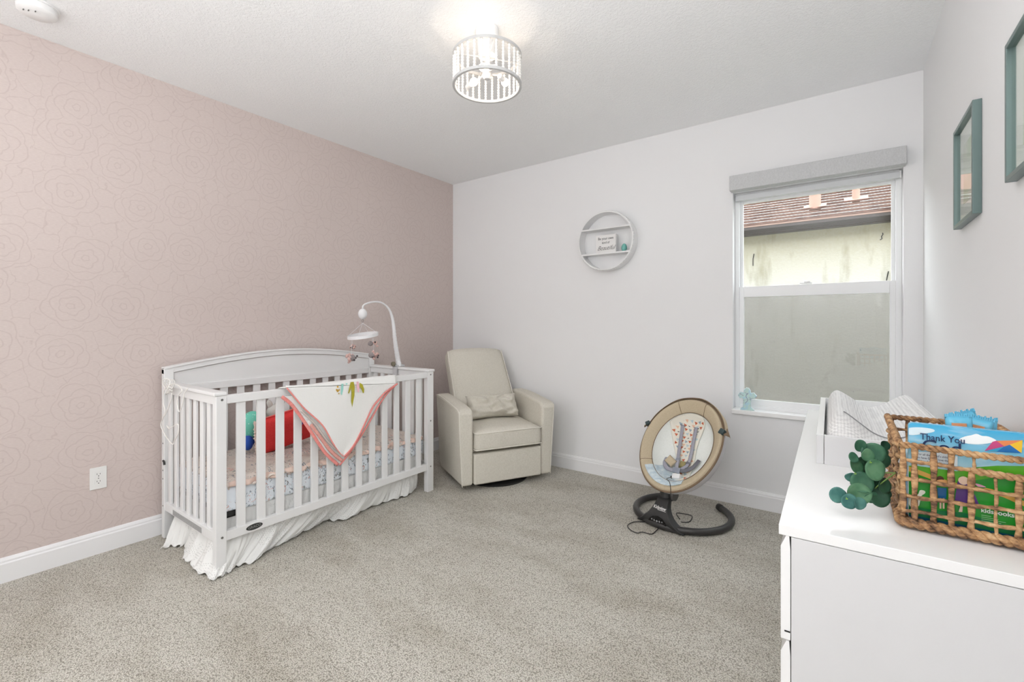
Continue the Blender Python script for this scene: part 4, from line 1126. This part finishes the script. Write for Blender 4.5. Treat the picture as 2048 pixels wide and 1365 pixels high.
# outline of the standing cross, arms ending in points, flared foot (metres, x across, z up)
ou = [(-.045, 0), (-.040, .012), (-.026, .022), (-.024, .055), (-.026, .085), (-.05, .085), (-.062, .104), (-.046, .124), (-.022, .122), (-.020, .142), (-.004, .158), (.012, .155), (.022, .140), (.024, .122), (.046, .126), (.064, .106), (.050, .086), (.028, .084), (.024, .055), (.026, .024), (.042, .012), (.048, 0)]
ccx = cxp.x
def f_cross(k):
    k.color(k.ramp(k.noise(30, k.pos(), 3).outputs['Fac'], [(.42, (178, 214, 226)), (.56, (196, 222, 214)), (.66, (150, 168, 190)), (.74, (168, 196, 150))]))
put('cross_body', MB().prism([(ccx+x*.92, D-.006, WZ0+z) for x, z in ou], (0, .018, 0)), cmat('cross_paint', f_cross, .4), co, world=True, bevel=.003)
put('cross_edge', MB().tube([(ccx+x*.94, D+.006, WZ0+z+.001) for x, z in ou], .003, 6), mat('cross_edge_silver', (222, 232, 236), .3), co, world=True)
put('painted_vine', MB().tube(smooth_path([(ccx-.012, D-.0065, WZ0+.05), (ccx+.006, D-.0065, WZ0+.075), (ccx-.006, D-.0065, WZ0+.10), (ccx+.01, D-.0065, WZ0+.125)], 5), .0016, 5), mat('vine_violet', (134, 138, 176), .5), co, world=True)

# ------------------------------------------------------------------ dresser
DO = Vector((3.212, 1.285, 0)); DR = math.radians(1.2)
dr = thing('dresser', 'long white six drawer dresser along the right wall', 'dresser', (DO.x, DO.y, 0), DR)
DL, DD, DH = 1.83, .478, .78
put('top_board', MB().box((0, 0, DH-.025), (DD, DL, DH)), LAM, dr, bevel=.0015)
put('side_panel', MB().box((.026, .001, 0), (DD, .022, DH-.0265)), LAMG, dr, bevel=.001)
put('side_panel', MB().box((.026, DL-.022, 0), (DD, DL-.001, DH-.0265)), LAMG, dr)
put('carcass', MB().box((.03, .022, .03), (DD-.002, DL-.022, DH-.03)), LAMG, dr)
hh = [(.503, .756), (.249, .500), (.02, .246)]
for (ya, yb_) in ((.0015, DL/2-.0015), (DL/2+.0015, DL-.0015)):
    for (z0, z1) in hh:
        prof = [(.004, z0), (.0245, z0), (.0245, z1-.035), (.022, z1), (.016, z1), (.004, z1-.028)]
        m = MB().prism([(x, ya, z) for x, z in prof], (0, yb_-ya, 0))
        d_ = put('drawer', m, LAM, dr, bevel=.001)
put('scuff', MB().box((.012, .0006, .492), (.024, .0012, .4955), Matrix.Translation((0, 0, .03))), DARK, dr)

# changing tray + pad
tr = thing('changing_tray', 'low white open tray box on top of the dresser', 'tray', (3.262, 1.925, .78), DR)
TW, TL, TH_ = .40, 1.0, .10
put('long_side', MB().box((0, .018, 0), (.022, TL-.018, TH_)), LAM, tr, bevel=.0015)
put('long_side', MB().box((TW-.022, .018, 0), (TW, TL-.018, TH_)), LAM, tr, bevel=.0015)
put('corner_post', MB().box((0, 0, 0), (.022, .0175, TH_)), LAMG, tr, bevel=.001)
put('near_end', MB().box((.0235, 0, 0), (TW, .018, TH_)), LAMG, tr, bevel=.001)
put('far_end', MB().box((0, TL-.0175, 0), (TW, TL, TH_)), LAM, tr, bevel=.001)
put('tray_bottom', MB().box((.022, .018, 0), (TW-.022, TL-.018, .006)), LAM, tr)
def f_knit(k):
    k.b.inputs['Base Color'].default_value = lin((234, 233, 232))
    w = k.n('ShaderNodeTexVoronoi', feature='F1'); w.inputs['Scale'].default_value = 1; w.inputs['Randomness'].default_value = .15
    k.l(k.pos((105, 105, 105)), w.inputs['Vector'])
    k.color(k.ramp(w.outputs['Distance'], [(.35, (236, 235, 234)), (.75, (204, 203, 203))]))
    k.bump(k.math('SUBTRACT', 1.0, w.outputs['Distance']), .6, .004)
KNIT = cmat('knit_cover', f_knit, .95)
cp_ = thing('changing_pad', 'contoured changing pad in white knitted cover on the tray', 'changing pad', (3.262, 1.925, .786), DR)
def pad(u, v):
    a = 2*u-1
    x = TW/2+a*(TW/2-.027); y = lerp(.028, TL-.03, v)
    cen = .082; side = .155
    z = cen+(side-cen)*(.5-.5*math.cos(PI*min(1, abs(a)/.82)))
    e = min(v, 1-v)*(TL)
    z *= .45+.55*math.sqrt(max(0, 1-max(0, 1-e/.13)**2))
    ea = (1-abs(a))*(TW/2)
    z *= .35+.65*math.sqrt(max(0, 1-max(0, 1-ea/.055)**2))
    z += .004*noise.noise(Vector((x*20, y*9, 0)))
    return (x, y, z)
m = MB().grid(pad, 40, 60)
put('knitted_cover', m, KNIT, cp_, smooth=True)
put('smooth_end', MB().grid(lambda u, v: (lerp(.03, TW-.03, u), .030-.004*math.sin(v*PI), lerp(0.002, pad(u, 0)[2]+.001, v)), 20, 6), mat('smooth_cotton', (232, 232, 230), .8), cp_, smooth=True)
def fl_(u, v):
    p = pad(.02+u*.75, .01+.16*v); return (p[0], p[1]-.002, p[2]+.0035)
put('cover_seam', MB().tube([Vector(pad(.16+.7*i/30, .03+.15*(1-i/30)))+Vector((0, 0, .003)) for i in range(31)], .002, 5), mat('seam_grey', (150, 150, 152), .9), cp_, smooth=True)
put('pad_side', MB().grid(lambda u, v: (.027, lerp(.028, TL-.03, u), lerp(0, pad(0, u)[2], v)), 40, 3), KNIT, cp_, smooth=True)

# ------------------------------------------------------------------ basket
BX0, BX1, BY0, BY1 = 3.452, 3.690, 1.432, 1.835
BZ0, BZ1 = .786, .980
def f_sea(k):
    p = k.pos()
    a = k.noise(1.0, k.pos((60, 60, 120)), 3, .6).outputs['Fac']; b_ = k.noise(9, p, 2).outputs['Fac']
    f = k.math('MULTIPLY_ADD', a, .55, k.math('MULTIPLY', b_, .45))
    k.color(k.ramp(f, [(.36, (80, 58, 42)), (.46, (146, 108, 74)), (.56, (190, 150, 106)), (.68, (214, 184, 144))]))
    k.bump(a, .5, .002)
SEA = cmat('water_hyacinth', f_sea, .7)
bk2 = thing('wicker_basket', 'open weave woven seagrass basket on the dresser', 'basket', ((BX0+BX1)/2, (BY0+BY1)/2, BZ0))
def bput(n_, mb, par=None): return put(n_, mb, SEA, par or bk2, world=True, smooth=True)
def rope(path, R_, pitch, strands=2, r=None, n=8, closed=False, phase=0):
    """twisted cord following a path: strands as separate helical tubes in one mesh"""
    P = [Vector(p) for p in path]; out = []
    L = 0; acc = [0]
    for i in range(1, len(P)): L += (P[i]-P[i-1]).length; acc.append(L)
    steps = max(8, int(L/pitch*9)); m = MB(); r = r or R_*.62
    def pos_(s):
        for i in range(1, len(P)):
            if acc[i] >= s or i == len(P)-1:
                f = (s-acc[i-1])/max(1e-9, acc[i]-acc[i-1]); return P[i-1].lerp(P[i], f), (P[i]-P[i-1]).normalized()
    for k_ in range(strands):
        pts = []
        for j in range(steps+1):
            s = L*j/steps; c, t = pos_(s)
            a = t.orthogonal() if abs(t.z) > .9 else Vector((0, 0, 1))-t*t.z; a.normalize(); b_ = t.cross(a)
            ph = 2*PI*(s/pitch+k_/strands)+phase
            pts.append(c+(a*math.cos(ph)+b_*math.sin(ph))*R_*.5)
        m.tube(pts, r, n)
    return m
c00, c10, c11, c01 = (BX0, BY0), (BX1, BY0), (BX1, BY1), (BX0, BY1)
rx = BX0+.124   # where the handle opening of the near side begins
def zrim(x, y): return BZ1
bput('braided_rim', rope([(BX0-.004, BY0+.01, BZ1), (BX0-.002, BY1, BZ1+.002)], .0085, .030))
bput('braided_rim', rope([(BX0, BY1, BZ1), (BX1, BY1, BZ1)], .0080, .030))
bput('braided_rim', rope([(BX1, BY1, BZ1), (BX1, BY0, BZ1)], .0080, .030))
bput('handle_cord', rope([(BX0-.002, BY0, BZ1), (BX0+.06, BY0-.004, BZ1-.001), (rx, BY0-.006, BZ1-.003), (BX1, BY0-.003, BZ1-.004)], .0075, .026))
bput('braided_rim', rope([(rx-.004, BY0-.003, BZ1-.040), (BX1, BY0-.002, BZ1-.045)], .0080, .030))
for (p, q) in ((c00, c10), (c10, c11), (c11, c01), (c01, c00)):
    bput('braided_base', rope([(p[0], p[1], BZ0+.011), (q[0], q[1], BZ0+.011)], .0105, .036, r=.0078))
K3 = lambda px, Y: at(1560+px/3.791, 980, 1, Y).x
near_x = [BX0+.003]+[K3(v, BY0) for v in (1020, 1165, 1298, 1450, 1638, 1812)]
near_x = [x for x in near_x if x < BX1-.004]+[BX1-.002]
rows_z = [BZ0+.038, BZ0+.072, BZ0+.114, BZ0+.158]
def stake(x, y, z0, z1, w, dx=0, dy=0, amp=.004, tw=0.0, side='x', ph=0):
    P = []
    for j in range(13):
        t = j/12; z = lerp(z0, z1, t)
        off = amp*math.cos(PI*(z-BZ0-.02)/.041+ph)
        P.append((x+dx*t*0+(0 if side == 'x' else off), y+(off if side == 'x' else 0), z))
    rs = [w*(.9+.16*math.sin(j*1.3+x*90)) for j in range(13)]
    return MB().tube(P, rs, 8, flat=.42, up=(0, 1, 0) if side == 'x' else (1, 0, 0))
for i, x in enumerate(near_x):
    top = BZ1-.002 if x < rx-.005 else BZ1-.044
    s = bput('stake', stake(x, BY0, BZ0+.012, top, .0066 if i not in (5,) else .0035, ph=PI*i))
bput('stake', stake(rx, BY0-.002, BZ1-.045, BZ1-.004, .0032))
def weaver(p, q, z, zt, ph, amp=.0045, nst=6):
    P = []; n_ = 26
    a = Vector((p[0], p[1], z)); b_ = Vector((q[0], q[1], zt)); d = (b_-a).normalized(); nn_ = Vector((d.y, -d.x, 0))
    for j in range(n_+1):
        t = j/n_; P.append(a.lerp(b_, t)+nn_*(amp*math.cos(PI*nst*t+ph)))
    return MB().tube(P, [.0056*(.9+.18*math.sin(j*1.9+z*300)) for j in range(n_+1)], 8, flat=.9)
for i, z in enumerate(rows_z):
    if i == 3:
        bput('weaver', weaver(c00, (rx+.004, BY0), z, BZ1-.040, PI*i, nst=4))
    else: bput('weaver', weaver(c00, c10, z, z+[.004, .008, -.002][i], PI*i, nst=6))
    bput('weaver', weaver(c10, c11, z, z, PI*i)); bput('weaver', weaver(c11, c01, z, z, PI*i)); bput('weaver', weaver(c01, c00, z, z, PI*i, nst=10))
for i in range(1, 10):
    y = lerp(BY0, BY1, i/10)
    bput('stake', stake(BX0, y, BZ0+.012, BZ1-.002, .0062, side='y', ph=PI*i))
    if i % 2: bput('stake', stake(BX1, y, BZ0+.012, BZ1-.002, .0062, side='y', ph=PI*i))
for i in range(0, 7):
    bput('stake', stake(lerp(BX0, BX1, (i+.25)/6.5), BY1, BZ0+.012, BZ1-.002, .0060, ph=PI*i))
bput('woven_bottom', MB().box((BX0, BY0, BZ0+.001), (BX1, BY1, BZ0+.007)))

# board book standing against the near side of the basket
BKX0, BKX1, BKY, BKZ0, BKZ1 = 3.4665, 3.682, 1.452, .797, 1.030
bo = thing('picture_book', 'board book with blue sky, kite and green meadow cover in the basket', 'book', ((BKX0+BKX1)/2, BKY, BKZ0))
def f_sky(k):
    g = k.n('ShaderNodeNewGeometry').outputs['Position']; sp = k.n('ShaderNodeSeparateXYZ'); k.l(g, sp.inputs[0])
    t = k.math('DIVIDE', k.math('SUBTRACT', sp.outputs[2], BKZ0), BKZ1-BKZ0)
    c = k.ramp(t, [(.45, (214, 232, 238)), (.70, (150, 208, 230)), (1.0, (60, 170, 216))])
    w = k.noise(1.0, k.pos((14, 1, 60)), 2).outputs['Fac']
    k.color(k.mix(k.ramp(w, [(.5, (0, 0, 0)), (.7, (160, 160, 160))]), c, lin((236, 244, 246))))
SKYM = cmat('printed_sky', f_sky, .25)
def rrect(x0, x1, z0, z1, r, y):
    P = []
    for (cx, cz, a0_) in ((x1-r, z1-r, 0), (x0+r, z1-r, 90), (x0+r, z0+r, 180), (x1-r, z0+r, 270)):
        for k_ in range(6): a = math.radians(a0_+k_*18); P.append((cx+r*math.cos(a), y, cz+r*math.sin(a)))
    return P
put('cover', MB().prism(rrect(BKX0, BKX1, BKZ0, BKZ1, .009, BKY), (0, .018, 0)), SKYM, bo, world=True)
BP = lambda px, py, Y=BKY: at(1560+px/3.791, 760+py/3.791, 1, Y)
lay = [0]
def cover(name, pts, rgb, m_=None, n=0):
    lay[0] += 1
    P = [BP(*p) for p in pts]
    if n: P = smooth_path(P, n, True)
    y = BKY-.00012*lay[0]-.0002
    P = [Vector((max(BKX0+.0005, min(BKX1-.0005, p.x)), y, max(BKZ0+.0005, min(BKZ1-.0005, p.z)))) for p in P]
    return put(name, MB().poly(P), m_ or mat('print_%d_%d_%d' % rgb, rgb, .3), bo, world=True)
zb = 1300
cover('meadow', [(945, 648), (1030, 652), (1200, 676), (1340, 694), (1480, 664), (1650, 652), (1850, 655), (2060, 668), (2100, zb), (900, zb)], (92, 178, 40))
cover('meadow_shade', [(940, 700), (1100, 740), (1300, 790), (1500, 760), (1700, 730), (2060, 800), (2100, zb), (900, zb)], (40, 150, 46))
cover('meadow_shade', [(940, 950), (1150, 985), (1400, 1010), (1700, 1100), (2060, 1180), (2100, zb), (900, zb)], (20, 118, 66))
cover('book_bottom_band', [(930, 1012), (1200, 1065), (1500, 1125), (1900, 1205), (2100, 1250), (2100, 1400), (930, 1400)], (22, 84, 112))
cover('printed_path', [(945, 652), (1010, 668), (1200, 740), (1330, 780), (1420, 800), (1420, 840), (1300, 815), (1120, 745), (1000, 700), (945, 685)], (216, 168, 80), n=3)
cover('printed_path', [(1560, 820), (1700, 860), (1850, 920), (2050, 990), (2050, 1020), (1850, 960), (1690, 890), (1550, 850)], (216, 168, 80), n=3)
cover('printed_cloud', [(1355, 455), (1400, 430), (1450, 420), (1490, 410), (1530, 425), (1580, 430), (1640, 460), (1600, 478), (1500, 490), (1400, 480)], (240, 246, 248), n=3)
cover('printed_cloud', [(950, 375), (1000, 362), (1080, 362), (1160, 375), (1165, 395), (1080, 410), (1010, 420), (960, 410)], (214, 232, 240), n=3)
cover('kite_panel', [(1550, 540), (1610, 470), (1640, 462), (1700, 505)], (196, 72, 128))
cover('kite_panel', [(1640, 462), (1838, 458), (1740, 492), (1700, 505)], (226, 136, 84))
cover('kite_panel', [(1838, 458), (1830, 556), (1740, 492)], (240, 196, 48))
cover('kite_panel', [(1700, 505), (1740, 492), (1830, 556), (1640, 545)], (28, 108, 178))
cover('kite_panel', [(1550, 540), (1700, 505), (1640, 545)], (60, 160, 200))
cover('text_panel', [(1030, 545), (1200, 548), (1345, 580), (1345, 655), (1190, 640), (1030, 600)], (232, 240, 244))
NAVY = mat('navy_ink', (28, 50, 92), .4)
def btext(body, px, py, size, m_=NAVY, sx=1, align='LEFT', tilt=0, off=0):
    p = BP(px, py); return text('lettering', body, size, (p.x, BKY-.0036, p.z), (1, 0, tilt), (-tilt, 0, 1), m_, bo, align=align, sx=sx, ext=.0002, off=off)
btext('Thank You', 1060, 428, .0210, sx=.83, off=.0002)
btext('God', 1072, 492, .035, sx=1.1, off=.0003)
for i, l in enumerate(("For all the world's children", 'to have God to love them', 'and to delight in his love')):
    btext(l, 1040, 560+i*25, .0068, sx=.82)
WT = mat('white_ink', (236, 240, 236), .5)
btext('kidsbooks', 1520, 985, .0135, WT, sx=.95, off=.0003)
for i, w_ in enumerate((75, 130, 185, 150, 95)):   # fine print too small to read
    y_ = 1022+i*14; cover('fine_print', [(1525, y_), (1525+w_, y_+w_*.16), (1525+w_, y_+w_*.16+5), (1525, y_+5)], (150, 200, 150))
# figures: two children and a lamb
cover('printed_hair', [(1185, 740), (1215, 728), (1240, 745), (1235, 775), (1190, 775)], (82, 50, 36), n=3)
cover('printed_face', [(1180, 765), (1225, 755), (1270, 768), (1270, 790), (1190, 795)], (226, 168, 110), n=3)
cover('printed_shirt', [(1190, 815), (1262, 820), (1258, 900), (1198, 895)], (24, 96, 150))
cover('printed_leg', [(1208, 895), (1222, 895), (1222, 975), (1208, 975)], (228, 196, 170))
cover('printed_leg', [(1232, 895), (1246, 895), (1246, 975), (1232, 975)], (228, 196, 170))
cover('printed_dress', [(1345, 765), (1420, 790), (1480, 880), (1520, 975), (1320, 930), (1335, 830)], (92, 60, 128))
cover('printed_face', [(1352, 745), (1385, 730), (1420, 745), (1425, 780), (1390, 795), (1355, 775)], (240, 208, 186), n=3)
cover('printed_flower', [(1475, 785), (1510, 790), (1560, 812), (1500, 808)], (232, 168, 196), n=3)
cover('printed_leg', [(1370, 935), (1385, 938), (1380, 1000), (1352, 998)], (236, 208, 190))
cover('printed_lamb', [(955, 900), (975, 870), (1040, 870), (1060, 835), (1095, 840), (1098, 858), (1070, 880), (1060, 925), (1045, 960), (990, 960), (975, 935)], (226, 226, 210), n=3)

# blue packets in the basket behind the book
PKB = mat('packet_blue', (104, 188, 220), .25, nscale=90, nstr=.25); PKO = mat('packet_orange', (222, 152, 108), .4)
def packet(name, px, py, Y, w, h, d, rz, ry, label):
    p = at(px, py, 1, Y)
    zc = max(.79+h/2, p.z-h/2)
    t = thing(name, label, 'packet', (p.x, Y, zc-h/2), rz, group='wrapped packets in the basket')
    M = Matrix.Translation((0, 0, h/2)) @ Matrix.Rotation(ry, 4, 'Y')
    put('wrapper', pillow_mesh((0, 0, h/2), w, h, d, Matrix.Rotation(ry, 4, 'Y'), 12, px, .35, .002, .01), PKB, t, smooth=True, weld=True)
    m = MB()
    for j in range(12):
        x0 = -w/2+w*j/12; w10 = w/12; hj = .004+.0025*math.sin(j*2.3+px)
        m.hexa([M @ Vector(q) for q in ((x0, -.002, h/2-.004), (x0+w10, -.002, h/2-.004), (x0+w10, .002, h/2-.004), (x0, .002, h/2-.004), (x0+.0006, -.001, h/2+hj), (x0+w10-.0006, -.001, h/2+hj+.001), (x0+w10, .001, h/2+hj), (x0, .001, h/2+hj))])
    put('crimped_seal', m, PKB, t)
    put('label_patch', MB().box((-w*.32, -d/2-.0015, -.028), (w*.22, -d/2-.0005, h/2-.016), M), PKO, t)
    return t
packet('wipes_packet', 1920, 832, 1.56, .050, .115, .030, .05, -.06, 'light blue packet with large orange label behind the picture book')
packet('wipes_packet', 1953, 836, 1.60, .048, .115, .030, -.3, .15, 'middle light blue packet tilted beside the orange labelled one')
packet('wipes_packet', 1944, 824, 1.66, .050, .125, .026, .3, -.3, 'rearmost light blue packet standing highest behind the book')
packet('wipes_packet', 1969, 838, 1.63, .042, .118, .030, .1, .05, 'light blue packet at the right end of the row of packets')
nb1 = at(1802, 930, 1, 1.50)
t = thing('blue_bottle', 'small blue and white tube in the basket corner by the leaves', 'bottle', (3.474, 1.52, .793))
put('bottle_body', MB().box((-.010, -.03, 0), (.006, .03, .12)), mat('bottle_blue', (40, 132, 190), .35, var=(210, 230, 240), vscale=30), t, bevel=.006)
put('bottle_cap', MB().box((-.009, -.026, .12), (.005, .026, .155)), mat('cap_ice', (186, 222, 238), .4), t, bevel=.004)

# ------------------------------------------------------------------ eucalyptus sprig
eu = thing('eucalyptus_sprig', 'green artificial eucalyptus sprig hanging out of the basket side', 'plant', (3.44, 1.45, .80))
def f_leaf(c1, c2):
    def fn(k):
        k.color(k.ramp(k.noise(35, k.pos(), 2).outputs['Fac'], [(.35, c1), (.65, c2)]))
        k.bump(k.noise(120, k.pos(), 2).outputs['Fac'], .15, .001)
        k.b.inputs['Specular IOR Level'].default_value = .4
    return fn
LM = [cmat('leaf_mid', f_leaf((46, 92, 70), (72, 118, 90)), .5), cmat('leaf_dark', f_leaf((28, 62, 46), (44, 84, 60)), .5), cmat('leaf_blue', f_leaf((54, 104, 98), (84, 134, 124)), .5), cmat('leaf_bright', f_leaf((58, 106, 74), (92, 134, 100)), .5)]
leaves = [(605, 500, 50, 0, 1.46, .3, .2), (556, 592, 42, 0, 1.45, -.3, .3), (700, 560, 85, 0, 1.47, .1, -.3), (660, 570, 52, 3, 1.435, .2, .1), (716, 682, 82, 3, 1.43, .1, .15), (575, 655, 62, 3, 1.46, -.2, .5),
          (620, 780, 82, 0, 1.45, .1, -.6), (760, 560, 55, 1, 1.49, .4, .3), (535, 735, 42, 2, 1.45, .8, -.5), (438, 872, 62, 2, 1.42, .2, -.4), (600, 862, 84, 3, 1.44, .2, -.4), (522, 922, 60, 2, 1.415, .2, -.2),
          (598, 938, 50, 2, 1.425, .1, .2), (688, 885, 52, 0, 1.45, .8, .1), (750, 895, 75, 1, 1.455, -.3, -.2), (785, 800, 62, 1, 1.46, .2, .5), (700, 755, 72, 1, 1.47, .2, -.2), (790, 500, 40, 1, 1.50, .2, .2), (640, 640, 66, 1, 1.485, 0, 0), (780, 610, 60, 1, 1.485, 0, .4), (810, 860, 40, 1, 1.47, 0, .6)]
for i, (x, y, r, mi, Y, tx, tz) in enumerate(leaves):
    c = at(1560+x/3.791, 760+y/3.791, 1, Y)
    rm = r/3.791*(c-CAM).dot(Vector((-SN, CS, 0)))/F
    if c.x+rm*.9 > BX0-.012: c.x = BX0-.012-rm*.9
    def lf_(u, v, rm=rm):
        a = 2*PI*u; q = rm*v*(1-.12*max(0, math.cos(a))**6+0)
        return Vector((q*math.cos(a), -.10*rm*(v*v)*math.cos(2*a)-.16*rm*v*v, q*math.sin(a)*.92))
    M = Matrix.Translation(c) @ Matrix.Rotation(-YAW+1.15+tz*.6, 4, 'Z') @ Matrix.Rotation(-.25+tx*.7, 4, 'X') @ Matrix.Rotation(i*1.3, 4, 'Y')
    m = MB().grid(lambda u, v: M @ lf_(u, v), 22, 4, closeu=True)
    put('leaf', m, LM[mi], eu, world=True, smooth=True, solid=.0008, weld=True)
E4 = lambda x, y, Y: at(1560+x/3.791, 760+y/3.791, 1, Y)
STEM = mat('stem_green', (110, 140, 70), .6)
e1 = E4(830, 700, 1.47); e1.x = BX0-.008
put('stem', MB().tube(smooth_path([e1, E4(740, 700, 1.48), E4(690, 650, 1.48), E4(660, 560, 1.48), E4(640, 500, 1.48)], 5), .0016, 6), STEM, eu, world=True, smooth=True)
put('stem', MB().tube(smooth_path([e1, E4(760, 790, 1.45), E4(690, 850, 1.47), E4(590, 900, 1.455), E4(500, 905, 1.43)], 5), .0016, 6), STEM, eu, world=True, smooth=True)
for (x, y, Y) in ((686, 630, 1.425), (505, 905, 1.405), (570, 715, 1.44)):
    c = E4(x, y, Y); m = MB()
    for j in range(4): m.tube([c, c+Vector((.0025*math.cos(j*1.9), -.002, .003*math.sin(j*1.9)+.002))], .0008, 5)
    put('bud', m, mat('bud_lime', (140, 180, 80), .6), eu, world=True)
